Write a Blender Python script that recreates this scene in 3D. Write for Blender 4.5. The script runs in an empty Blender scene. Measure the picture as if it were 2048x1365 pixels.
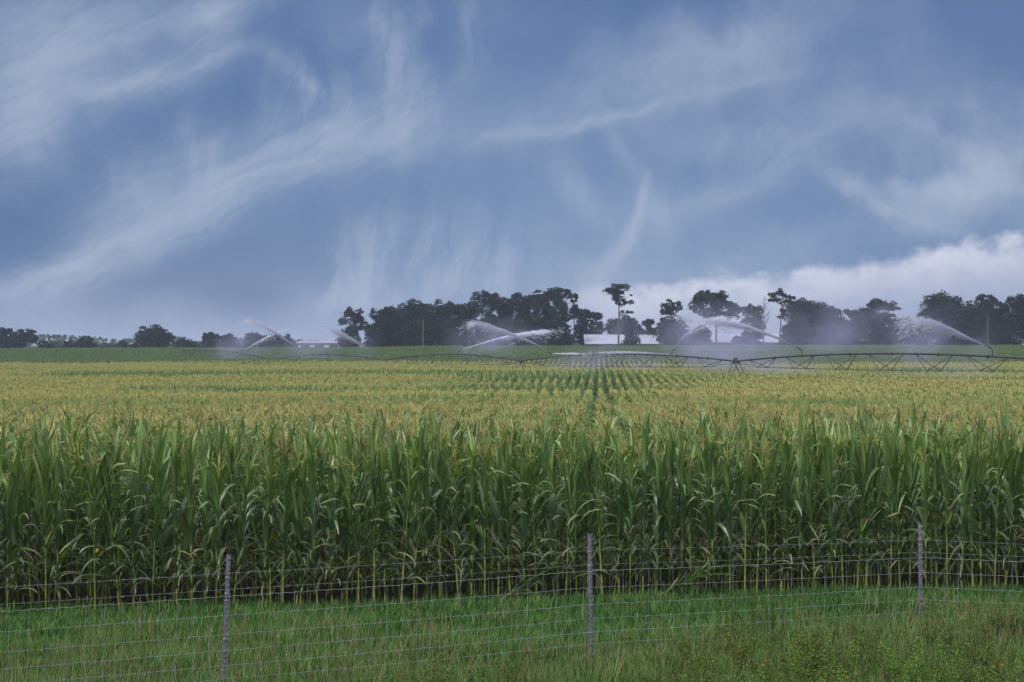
import bpy, math, random
import numpy as np
from mathutils import Vector

rnd = random.Random(7)
rng = np.random.default_rng(7)
S = bpy.context.scene
COL = S.collection
R = math.radians

# ------------------------------------------------------------------ camera
F = 3413.0            # focal length in photo pixels (2048 wide)
HZ = 700.0            # image row of the horizon
CAMZ = 3.6
cd = bpy.data.cameras.new('camera'); cam = bpy.data.objects.new('camera', cd); COL.objects.link(cam)
cam.location = (0, 0, CAMZ); cam.rotation_euler = (R(90), 0, 0)
cd.sensor_width = 36.0; cd.lens = 36.0 * F / 2048.0
cd.shift_y = (HZ - 682.5) / 2048.0
cd.clip_start = 0.1; cd.clip_end = 20000
S.camera = cam

def P(x, y, Y):
    return Vector(((x - 1024) / F * Y, Y, CAMZ + (HZ - y) / F * Y))

# ------------------------------------------------------------------ render / colour
S.render.engine = 'CYCLES'
S.view_settings.view_transform = 'Standard'; S.view_settings.look = 'None'
S.view_settings.exposure = 0.0; S.view_settings.gamma = 1.0
try: S.view_settings.use_curve_mapping = False
except Exception: pass
cy = S.cycles
cy.use_denoising = True
cy.max_bounces = 6; cy.diffuse_bounces = 3; cy.glossy_bounces = 2; cy.transmission_bounces = 4
cy.volume_bounces = 1; cy.transparent_max_bounces = 48
cy.volume_step_rate = 1.0; cy.volume_max_steps = 64
cy.sample_clamp_indirect = 4.0

# ------------------------------------------------------------------ node helper
class NT:
    def __init__(s, tree): s.t = tree; s.n = tree.nodes; s.l = tree.links
    def new(s, typ, **kw):
        n = s.n.new(typ)
        for k, v in kw.items(): setattr(n, k, v)
        return n
    def put(s, sock, v):
        if isinstance(v, bpy.types.NodeSocket): s.l.new(v, sock)
        elif v is not None: sock.default_value = v
    def m(s, op, a, b=None, c=None, clamp=False):
        n = s.new('ShaderNodeMath', operation=op); n.use_clamp = clamp
        s.put(n.inputs[0], a)
        if b is not None: s.put(n.inputs[1], b)
        if c is not None: s.put(n.inputs[2], c)
        return n.outputs[0]
    def noise(s, vec, scale, detail=3, rough=.55, dist=0, loc=None, rot=0, sc=None):
        if loc is not None or sc is not None or rot:
            mp = s.new('ShaderNodeMapping', vector_type='TEXTURE' if rot else 'POINT'); s.l.new(vec, mp.inputs[0])
            if loc is not None: mp.inputs[1].default_value = loc
            mp.inputs[2].default_value = (0, 0, rot)
            if sc is not None: mp.inputs[3].default_value = sc
            vec = mp.outputs[0]
        n = s.new('ShaderNodeTexNoise'); s.l.new(vec, n.inputs['Vector'])
        n.inputs['Scale'].default_value = scale; n.inputs['Detail'].default_value = detail
        n.inputs['Roughness'].default_value = rough; n.inputs['Distortion'].default_value = dist
        return n.outputs[0]
    def ramp(s, v, lo, hi, a=0., b=1., smooth=True):
        n = s.new('ShaderNodeMapRange'); n.interpolation_type = 'SMOOTHSTEP' if smooth else 'LINEAR'
        s.put(n.inputs[0], v); n.inputs[1].default_value = lo; n.inputs[2].default_value = hi
        n.inputs[3].default_value = a; n.inputs[4].default_value = b
        return n.outputs[0]
    def mix(s, f, a, b, mode='MIX'):
        n = s.new('ShaderNodeMix', data_type='RGBA', blend_type=mode)
        s.put(n.inputs[0], f); s.put(n.inputs[6], a); s.put(n.inputs[7], b)
        return n.outputs[2]

def c4(r, g, b): return (r, g, b, 1)
def srgb(r, g, b):
    f = lambda c: (c / 255 / 12.92) if c / 255 <= .04045 else ((c / 255 + .055) / 1.055) ** 2.4
    return (f(r), f(g), f(b), 1)

# ------------------------------------------------------------------ sun and sky
SUN_EL, SUN_AZ = 52.0, 215.0       # azimuth clockwise from +Y (view direction)
W = bpy.data.worlds.new('World'); S.world = W; W.use_nodes = True
W.node_tree.nodes.clear(); w = NT(W.node_tree)
sky = w.new('ShaderNodeTexSky'); sky.sky_type = 'NISHITA'; sky.sun_disc = False
sky.sun_elevation = R(SUN_EL); sky.sun_rotation = R(SUN_AZ)
sky.air_density = 1.0; sky.dust_density = 0.6; sky.ozone_density = 2.0
tc = w.new('ShaderNodeTexCoord'); sp = w.new('ShaderNodeSeparateXYZ'); w.l.new(tc.outputs['Generated'], sp.inputs[0])
az = w.m('MULTIPLY', w.m('ARCTAN2', sp.outputs[0], sp.outputs[1]), 3.413)
el = w.m('MULTIPLY', w.m('ARCSINE', sp.outputs[2]), 3.413)
cb = w.new('ShaderNodeCombineXYZ'); w.l.new(az, cb.inputs[0]); w.l.new(el, cb.inputs[1])
UV = cb.outputs[0]                 # direction on the sky in thousandths of 1/3413 rad

def skypt(px, py):
    X = (px - 1024) / F; Z = (HZ - py) / F
    return (math.atan(X) * 3.413, math.atan(Z / math.sqrt(1 + X * X)) * 3.413)

# domain warp so that every cloud edge is ragged
wn = w.new('ShaderNodeTexNoise'); w.l.new(UV, wn.inputs['Vector'])
wn.inputs['Scale'].default_value = 5.5; wn.inputs['Detail'].default_value = 5; wn.inputs['Roughness'].default_value = .62
va = w.new('ShaderNodeVectorMath', operation='SUBTRACT'); w.l.new(wn.outputs['Color'], va.inputs[0]); va.inputs[1].default_value = (.5, .5, .5)
def warp(k):
    vm = w.new('ShaderNodeVectorMath', operation='MULTIPLY_ADD'); w.l.new(va.outputs[0], vm.inputs[0])
    vm.inputs[1].default_value = (k, k, 0); w.l.new(UV, vm.inputs[2]); return vm.outputs[0]
W1, W2, W3 = warp(.17), warp(.06), warp(.10)

def blobs(lst, vec):
    tot = None
    for (x, y, ang, L, wd, amp) in lst:
        u, v = skypt(x, y)
        mp = w.new('ShaderNodeMapping', vector_type='TEXTURE'); w.l.new(vec, mp.inputs[0])
        mp.inputs[1].default_value = (u, v, 0); mp.inputs[2].default_value = (0, 0, R(ang)); mp.inputs[3].default_value = (L / 1000, wd / 1000, 1)
        g = w.new('ShaderNodeTexGradient', gradient_type='QUADRATIC_SPHERE'); w.l.new(mp.outputs[0], g.inputs[0])
        tot = w.m('MULTIPLY', g.outputs['Fac'], amp) if tot is None else w.m('MULTIPLY_ADD', g.outputs['Fac'], amp, tot)
    return tot

streaks = [ # x, y, angle, half length, half width, amount : fibres along the streak
 (30,585,14,260,70,.55),(150,535,24,230,66,.75),(260,487,28,230,66,.75),(380,425,35,220,75,.6),(480,362,32,230,85,.6),(200,520,25,420,150,.22),(400,370,33,380,190,.28),(300,560,25,300,60,-.1),
 (600,318,22,260,80,.55),(730,285,14,260,85,.55),(830,240,40,150,70,.4),(660,270,25,400,170,.22),(250,400,40,260,120,.35),
 (700,240,25,300,60,.3),(200,175,12,250,40,.5),(330,150,14,240,70,.65),(430,120,25,160,50,.4),(480,20,28,200,50,.55),
 (60,140,60,240,130,.6),(50,240,40,200,120,.55),(420,35,70,140,100,.7),(100,60,10,400,200,.35),(250,50,20,350,120,.35),
 (980,278,12,160,40,.22),(1090,262,11,170,26,.42),(1180,240,13,170,26,.5),(1290,215,15,200,30,.4),(1420,185,15,230,34,.36),(1540,155,14,170,36,.2),(1150,230,14,500,110,.18),
 (1600,290,28,420,70,.25),(1480,390,25,330,60,.28),
]
fibres = [ # combed upwards
 (700,545,75,190,90,.55),(760,520,80,190,80,.6),(850,500,75,190,70,.5),(930,520,80,190,90,.45),(1010,535,70,180,100,.4),(720,600,5,260,70,.8),(900,575,5,420,90,.5),
 (390,300,110,170,90,.35),(640,250,105,220,60,.5),(600,140,-35,150,50,.5),(560,260,100,200,90,.3),(690,200,100,170,60,.3),(820,200,100,230,90,.45),(780,60,85,220,50,.3),(830,40,75,200,40,.35),(940,60,80,220,50,.3),(280,410,100,180,110,.3),
 (450,330,100,160,120,.3),(820,130,120,160,60,.4),
]
curl = [
 (1286,380,80,75,18,.5),(1276,425,76,90,24,.6),(1256,475,68,90,30,.6),(1225,525,58,100,36,.55),(1185,568,45,110,46,.5),(1130,600,25,160,60,.4),(1250,480,65,230,110,.22),
 (1140,370,-50,140,70,.32),(1180,420,-60,140,60,.28),(1320,440,-65,140,60,.36),(1350,410,10,220,60,.3),(1250,300,-60,200,40,.25),
]
soft = [ # lavender veils without structure
 (1450,80,15,420,150,.3),(1500,60,60,200,120,.25),(1330,110,10,320,110,.22),(1850,230,0,800,360,.25),(1400,200,0,1100,360,.15),(900,280,0,900,260,.12),
 (100,640,0,360,100,.45),(500,690,0,1300,110,.55),(1200,560,0,900,220,.30),(1520,520,10,330,90,.30),(60,150,0,500,340,.30),
 (1950,350,20,360,120,.55),(1880,350,10,230,45,.75),(1960,375,5,200,40,.75),(2010,300,40,260,110,.5),(1960,240,20,260,90,.25),(1730,385,-25,150,55,.6),(1800,430,-25,200,55,.45),(1880,265,-30,220,30,.3),
 (1950,420,0,420,160,.35),(110,110,20,460,260,.15),(330,60,10,420,160,.12),(60,260,30,300,150,.25),(700,60,0,500,200,.12),(1500,290,0,220,70,.3),(2040,40,0,420,500,-.25),(1024,450,0,700,200,.12),
]
f_long = w.noise(W3, 9.0, 9, .70, .5, rot=R(26), sc=(2.6, .42, 1))
f_up   = w.noise(W3, 9.0, 9, .70, .6, rot=R(82), sc=(2.2, .45, 1), loc=(3, 1, 0))
f_puff = w.noise(W2, 8.0, 9, .64, .2, loc=(7, 2, 0))
f_big  = w.noise(UV, 1.6, 3, .5, .2, loc=(1, 5, 0))
d1 = w.m('MULTIPLY', blobs(streaks, W2), w.ramp(f_long, .34, .68, .45, 1.25))
d2 = w.m('MULTIPLY', blobs(fibres, W1), w.ramp(f_up, .36, .66, .25, 1.3))
d3 = w.m('MULTIPLY', blobs(curl, W2), w.ramp(f_up, .30, .70, .55, 1.15))
d4 = w.m('MULTIPLY', blobs(soft, W1), w.ramp(f_puff, .32, .68, .55, 1.35))
dens = w.m('ADD', w.m('ADD', d1, d2), w.m('ADD', d3, d4))
# whole-sky thin veil, also behind the camera
veil = w.m('MULTIPLY', w.ramp(f_big, .42, .75), .18)
dens = w.m('MULTIPLY', w.m('SUBTRACT', 1.0, w.m('EXPONENT', w.m('MULTIPLY', w.m('MAXIMUM', w.m('ADD', dens, veil), 0.0), -1.35))), 1.0)
# cumulus bank low on the right
top = w.m('MULTIPLY_ADD', az, .118, .100)                      # outline height rises to the right
pn = w.noise(UV, 12.0, 7, .56, .0, loc=(2, 9, 0), sc=(1, 1.2, 1))
pn2 = w.noise(UV, 5.0, 2, .5, .0, loc=(5.6, 3.3, 0))
hgt = w.m('ADD', w.m('SUBTRACT', w.m('ADD', top, w.m('MULTIPLY', w.m('SUBTRACT', pn, .5), .12)), el), w.m('MULTIPLY', w.m('SUBTRACT', pn2, .5), .05))
cum = w.m('MULTIPLY', w.ramp(hgt, -.010, .030), w.m('MULTIPLY', w.ramp(az, .05, .24), w.ramp(az, 2.2, 1.3)))
cum_fade = w.ramp(hgt, .030, .12, 1., .40)
cumm = w.m('MULTIPLY', cum, w.m('MULTIPLY', cum_fade, w.ramp(pn, .36, .60, .60, 1.0)))

# base blue: the physical sky, graded towards the photograph's blue
g_el = w.ramp(el, 0.0, .70, 0, 1, smooth=False)
grad = w.new('ShaderNodeValToRGB'); w.l.new(g_el, grad.inputs[0])
e = grad.color_ramp.elements
e[0].position = 0; e[0].color = srgb(136, 154, 194)
e[1].position = 1; e[1].color = srgb(68, 98, 150)
for p_, c_ in ((.10, srgb(116, 140, 186)), (.28, srgb(74, 114, 168)), (.60, srgb(68, 104, 158))):
    k = e.new(p_); k.color = c_
dark = w.ramp(blobs([(-60,400,0,1100,520,1.2),(480,560,8,700,160,.45),(720,430,15,700,160,.35),(420,240,20,500,140,.35),(2100,-20,60,500,260,.8)], W1), 0, 1, 0, .75, smooth=False)
base = w.mix(dark, grad.outputs[0], srgb(56, 88, 142))
base = w.mix(w.m('MULTIPLY', w.ramp(az, .0, 1.0, 0, .65), w.ramp(el, .1, .6, .3, 1)), base, srgb(94, 114, 158))
nish = w.mix(1.0, sky.outputs[0], (.12, .12, .12, 1), 'MULTIPLY')
base = w.mix(.12, base, nish)
colr = w.mix(dens, base, srgb(170, 184, 206))
colr = w.mix(cumm, colr, srgb(206, 210, 228))
colr = w.mix(w.ramp(sp.outputs[2], .38, .75, 0, 1), colr, (1.15, 1.18, 1.28, 1))     # unseen sky overhead, brightened as added fill light
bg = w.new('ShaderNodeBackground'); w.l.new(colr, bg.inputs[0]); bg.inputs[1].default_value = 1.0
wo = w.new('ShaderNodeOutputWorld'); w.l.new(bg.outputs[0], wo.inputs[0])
W.cycles.sampling_method = 'MANUAL'; W.cycles.sample_map_resolution = 512

sd = bpy.data.lights.new('sun', 'SUN'); sun = bpy.data.objects.new('sun', sd); COL.objects.link(sun)
sd.energy = 3.7; sd.angle = R(16); sd.color = (1, .97, .92)
a, e_ = R(SUN_AZ), R(SUN_EL)
sdir = Vector((math.sin(a) * math.cos(e_), math.cos(a) * math.cos(e_), math.sin(e_)))
sun.rotation_euler = sdir.to_track_quat('Z', 'Y').to_euler()

# ------------------------------------------------------------------ materials
def mat(name, rough=.6, spec=.3):
    m = bpy.data.materials.new(name); m.use_nodes = True; m.node_tree.nodes.clear()
    t = NT(m.node_tree); o = t.new('ShaderNodeOutputMaterial'); b = t.new('ShaderNodeBsdfPrincipled')
    b.inputs['Roughness'].default_value = rough; b.inputs['Specular IOR Level'].default_value = spec
    t.l.new(b.outputs[0], o.inputs[0]); return m, t, b, o

def leaf_mat(name, trans=.25, rough=.45, spec=.35, var=.35, warm=(1.25, 1.05, .6)):
    """plant surface: own colour attribute, per-plant variation, a little translucency"""
    m, t, b, o = mat(name, rough, spec)
    at = t.new('ShaderNodeAttribute', attribute_name='Col')
    oi = t.new('ShaderNodeObjectInfo')
    v = t.m('MULTIPLY_ADD', oi.outputs['Random'], var, 1 - var / 2)
    sc = t.new('ShaderNodeVectorMath', operation='SCALE'); t.l.new(at.outputs['Color'], sc.inputs[0]); t.l.new(v, sc.inputs[3])
    r2 = t.m('FRACT', t.m('MULTIPLY', oi.outputs['Random'], 7.31))
    wr = t.mix(t.m('MULTIPLY', r2, .5), sc.outputs[0], (*warm, 1), 'MULTIPLY')
    t.l.new(wr, b.inputs['Base Color'])
    tr = t.new('ShaderNodeBsdfTranslucent'); t.l.new(t.mix(1.0, wr, (1.25, 1.35, .6, 1), 'MULTIPLY'), tr.inputs[0])
    mx = t.new('ShaderNodeMixShader'); mx.inputs[0].default_value = trans
    t.l.new(b.outputs[0], mx.inputs[1]); t.l.new(tr.outputs[0], mx.inputs[2]); t.l.new(mx.outputs[0], o.inputs[0])
    return m

M_LEAF = leaf_mat('corn_leaf', .28, .36, .5)
M_STALK = leaf_mat('corn_stalk', .0, .5, .3, .3)
M_TASS = leaf_mat('corn_tassel', .25, .7, .1, .35, (1.05, .96, .85))
M_GRASS = leaf_mat('grass_blade', .3, .55, .25, .45, (1.15, 1.05, .8))
M_WEED = leaf_mat('weed_leaf', .25, .6, .2, .3)
M_CROWN = leaf_mat('tree_leaf', .12, .7, .12, .35, (1.1, 1.02, .85))
M_BARK, t, b, o = mat('bark', .9, .1)
n = t.noise(t.new('ShaderNodeTexCoord').outputs['Object'], 3, 5, .7, sc=(1, 1, .2))
t.l.new(t.mix(n, c4(.035, .03, .027), c4(.09, .08, .07)), b.inputs[0])
M_DEAD, t, b, o = mat('bleached_wood', .9, .1)
n = t.noise(t.new('ShaderNodeTexCoord').outputs['Object'], 3, 5, .7, sc=(1, 1, .2))
t.l.new(t.mix(n, c4(.10, .09, .085), c4(.22, .20, .19)), b.inputs[0])

def metal(name, c1, c2, rough=.5, metallic=.6, scale=6):
    m, t, b, o = mat(name, rough, .5)
    n = t.noise(t.new('ShaderNodeTexCoord').outputs['Object'], scale, 5, .65)
    t.l.new(t.mix(t.ramp(n, .35, .65), c1, c2), b.inputs[0]); b.inputs['Metallic'].default_value = metallic
    t.l.new(t.ramp(n, .3, .7, rough - .1, rough + .15), b.inputs['Roughness'])
    return m
M_PIVOT = metal('weathered_galvanised_pipe', c4(.045, .037, .043), c4(.085, .072, .08), .6, .3, 2)
M_POST = metal('galvanised_post', c4(.14, .13, .175), c4(.25, .23, .30), .6, .2, 25)
M_WIRE = metal('fence_wire', c4(.20, .20, .22), c4(.32, .32, .345), .5, .3, 30)
M_CLIP = metal('bright_wire_clip', c4(.5, .5, .5), c4(.65, .65, .66), .4, .5, 30)
M_RUBBER = metal('tyre_rubber', c4(.02, .02, .02), c4(.04, .038, .035), .8, 0, 6)

# ------------------------------------------------------------------ mesh helpers
class MB:
    def __init__(s): s.v = []; s.f = []; s.c = []; s.mi = []
    def add(s, vs, fs, col=(.5, .5, .5), mi=0):
        o = len(s.v); s.v += [tuple(p) for p in vs]
        if isinstance(col[0], (tuple, list)): s.c += [tuple(c) for c in col]
        else: s.c += [tuple(col)] * len(vs)
        for f in fs: s.f.append(tuple(i + o for i in f)); s.mi.append(mi)
    def tube(s, pts, rad, n=6, col=(.5, .5, .5), mi=0, cap=True):
        pts = [Vector(p) for p in pts]; k = len(pts)
        if not isinstance(rad, (list, tuple)): rad = [rad] * k
        vs = []; up = None
        for i, p in enumerate(pts):
            d = (pts[min(i + 1, k - 1)] - pts[max(i - 1, 0)])
            d = d.normalized() if d.length > 1e-9 else Vector((0, 0, 1))
            if up is None: up = d.orthogonal().normalized()
            up = (up - d * up.dot(d)); up = up.normalized() if up.length > 1e-6 else d.orthogonal().normalized()
            sd_ = d.cross(up)
            for j in range(n):
                a = 2 * math.pi * j / n
                vs.append(p + (up * math.cos(a) + sd_ * math.sin(a)) * rad[i])
        fs = [(i * n + j, i * n + (j + 1) % n, (i + 1) * n + (j + 1) % n, (i + 1) * n + j) for i in range(k - 1) for j in range(n)]
        if cap: fs += [tuple(range(n - 1, -1, -1)), tuple(range((k - 1) * n, k * n))]
        cc = col
        if isinstance(col[0], (tuple, list)): cc = [c for c in col for _ in range(n)]
        s.add(vs, fs, cc, mi)
    def box(s, lo, hi, col=(.5, .5, .5), mi=0):
        x0, y0, z0 = lo; x1, y1, z1 = hi
        vs = [(x0,y0,z0),(x1,y0,z0),(x1,y1,z0),(x0,y1,z0),(x0,y0,z1),(x1,y0,z1),(x1,y1,z1),(x0,y1,z1)]
        s.add(vs, [(3,2,1,0),(4,5,6,7),(0,1,5,4),(1,2,6,5),(2,3,7,6),(3,0,4,7)], col, mi)
    def mesh(s, name, mats, smooth=True):
        me = bpy.data.meshes.new(name); me.from_pydata(s.v, [], s.f); me.validate()
        at = me.color_attributes.new('Col', 'FLOAT_COLOR', 'POINT')
        at.data.foreach_set('color', np.array([(*c, 1) for c in s.c], dtype=np.float32).ravel())
        for m in (mats if isinstance(mats, (list, tuple)) else [mats]): me.materials.append(m)
        if len(s.mi) == len(me.polygons): me.polygons.foreach_set('material_index', s.mi)
        if smooth: me.polygons.foreach_set('use_smooth', [True] * len(me.polygons))
        me.update(); return me

def link(name, me, parent=None, loc=None):
    o = bpy.data.objects.new(name, me); COL.objects.link(o)
    if parent: o.parent = parent
    if loc is not None: o.location = loc
    return o
def tag(o, label=None, cat=None, group=None, kind=None):
    if label: o['label'] = label
    if cat: o['category'] = cat
    if group: o['group'] = group
    if kind: o['kind'] = kind
    return o
def empty(name, loc, label, cat, group=None, rz=0):
    o = bpy.data.objects.new(name, None); COL.objects.link(o); o.location = loc; o.rotation_euler = (0, 0, rz)
    o.empty_display_size = .2
    return tag(o, label, cat, group)

def vnoise(x, y, seed=0):
    """smooth value noise, vectorised, 0..1"""
    x = np.asarray(x, float) + seed * 17.3; y = np.asarray(y, float) + seed * 9.1
    xi = np.floor(x).astype(np.int64); yi = np.floor(y).astype(np.int64); fx = x - xi; fy = y - yi
    fx = fx * fx * (3 - 2 * fx); fy = fy * fy * (3 - 2 * fy)
    def h(i, j):
        n = (i * 374761393 + j * 668265263 + seed * 1442695) & 0x7fffffff
        n = ((n ^ (n >> 13)) * 1274126177) & 0x7fffffff
        return ((n ^ (n >> 16)) & 0xffff) / 65535.0
    return (h(xi, yi) * (1 - fx) + h(xi + 1, yi) * fx) * (1 - fy) + (h(xi, yi + 1) * (1 - fx) + h(xi + 1, yi + 1) * fx) * fy

# ------------------------------------------------------------------ terrain
PY = [0, 26, 40, 60, 90, 118, 150, 182, 225, 262, 300, 340, 380, 430, 600, 20000]
PZ = [0, 0, -.25, -.72, -1.30, -1.72, -1.35, -1.02, -1.55, -.62, .25, 1.1, 1.95, 2.15, 1.9, 1.9]
_sx = np.linspace(0, 700, 1401); _sz = np.interp(_sx, PY, PZ)
_k = np.hanning(41); _k /= _k.sum(); _sm = np.convolve(np.pad(_sz, 20, mode='edge'), _k, 'valid')
_wt = np.clip((_sx - 26) / 12, 0, 1); _sz = _sz * (1 - _wt) + _sm * _wt
PYL = [0, 250, 275, 300, 330, 360, 400, 440, 600, 20000]
PZL = [0, 0, -.75, -1.05, -.55, .30, 1.75, 2.1, 1.9, 1.9]
def ground(x, y):
    x = np.asarray(x, float); y = np.asarray(y, float)
    z = np.interp(y, _sx, _sz)
    kl = np.clip((-x - 14) / 22, 0, 1); kl = kl * kl * (3 - 2 * kl) * np.clip((y - 262) / 12, 0, 1)   # the hill stands farther back on the left
    z = z * (1 - kl) + np.interp(y, PYL, PZL) * kl
    amp = np.clip((y - 45) / 50, 0, 1) * np.clip((700 - y) / 300, 0, 1)
    z = z + amp * (.50 * (vnoise(x / 40, y / 16, 3) - .5) + .26 * (vnoise(x / 15, y / 8, 5) - .5))
    z = z + np.clip((y - 250) / 130, 0, 1) * np.clip(x / 110, -1.5, .3) * .42
    near = np.clip((20.5 - y) / 6, 0, 1)
    return z - near * .10 + .04 * (vnoise(x / 1.7, y / 1.7, 8) - .5) * (y < 60)

xs = np.unique(np.concatenate([np.linspace(-14, 14, 57), np.linspace(-150, 150, 101), [-8000, -3000, -1200, -500, -250, 250, 500, 1200, 3000, 8000]]))
ys = np.unique(np.concatenate([np.linspace(6, 60, 109), np.linspace(60, 460, 134), [-200, -50, -10, 520, 600, 800, 1500, 4000, 9000]]))
GX, GY = np.meshgrid(xs, ys); GZ = ground(GX, GY)
me = bpy.data.meshes.new('ground'); nx = len(xs)
fs = [(j * nx + i, j * nx + i + 1, (j + 1) * nx + i + 1, (j + 1) * nx + i) for j in range(len(ys) - 1) for i in range(nx - 1)]
me.from_pydata(np.stack([GX, GY, GZ], -1).reshape(-1, 3).tolist(), [], fs)
me.polygons.foreach_set('use_smooth', [True] * len(me.polygons))
m, t, b, o = mat('field_soil', .95, .1)
tcn = t.new('ShaderNodeTexCoord').outputs['Object']
n1 = t.noise(tcn, 1.2, 6, .65); n2 = t.noise(tcn, 18, 4, .7)
soil = t.mix(t.ramp(n2, .3, .7), c4(.014, .014, .009), c4(.034, .032, .021))
turf = t.mix(t.ramp(n1, .35, .65), c4(.022, .055, .014), c4(.06, .075, .022))
sy = t.new('ShaderNodeSeparateXYZ'); t.l.new(tcn, sy.inputs[0])
edge = t.m('SUBTRACT', sy.outputs[1], t.m('MULTIPLY', sy.outputs[0], .16))
isr = t.m('ADD', t.ramp(edge, 23.5, 24.1), t.m('MULTIPLY', t.ramp(sy.outputs[1], 395, 410), -1), clamp=True)
t.l.new(t.mix(isr, turf, soil), b.inputs[0]); me.materials.append(m)
tag(link('ground', me), kind='structure')

# ------------------------------------------------------------------ corn plants
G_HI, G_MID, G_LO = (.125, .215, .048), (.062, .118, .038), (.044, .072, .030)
def lerp(a, b, t): return tuple(a[i] * (1 - t) + b[i] * t for i in range(3))
def add_leaf(mb, base, phi, L, Wd, th0, bend, r, seg=8, col=(.04, .1, .03), tip=None, mi=0, twist=0.0, power=1.6, fold=.28, kink=None):
    p = Vector(base); d_h = Vector((math.cos(phi), math.sin(phi), 0)); side0 = Vector((-math.sin(phi), math.cos(phi), 0))
    vs = []; cs = []; st = L / seg
    wob = r.uniform(-.25, .25)
    for i in range(seg + 1):
        t = i / seg
        th = th0 + bend * (t ** power if kink is None else .25 * t + .75 / (1 + math.exp(-(t - kink) * 16)))                       # angle from the vertical
        d = d_h * math.sin(th) + Vector((0, 0, 1)) * math.cos(th) + side0 * wob * t * .4
        d.normalize()
        nrm = (d_h * -math.cos(th) + Vector((0, 0, 1)) * math.sin(th))
        tw = twist * t
        side = side0 * math.cos(tw) + nrm * math.sin(tw)
        wd = Wd * (min(1, .45 + t * 2.6)) * (1 - max(0, (t - .35) / .65) ** 1.7) * .5
        rip = math.sin(t * 14 + wob * 20) * .006
        if i == seg: wd = .002
        c = lerp(col, tip, max(0, (t - .55) / .45) ** 1.3) if tip else col
        mid = tuple(min(1, q * 1.5 + .02) for q in c)
        up = nrm * (wd * fold + rip)
        vs += [p - side * wd + up, p, p + side * wd + up]; cs += [c, mid, c]
        p = p + d * st
    fs = []
    for i in range(seg):
        a = i * 3; fs += [(a, a + 1, a + 4, a + 3), (a + 1, a + 2, a + 5, a + 4)]
    mb.add(vs, fs, cs, mi)

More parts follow.
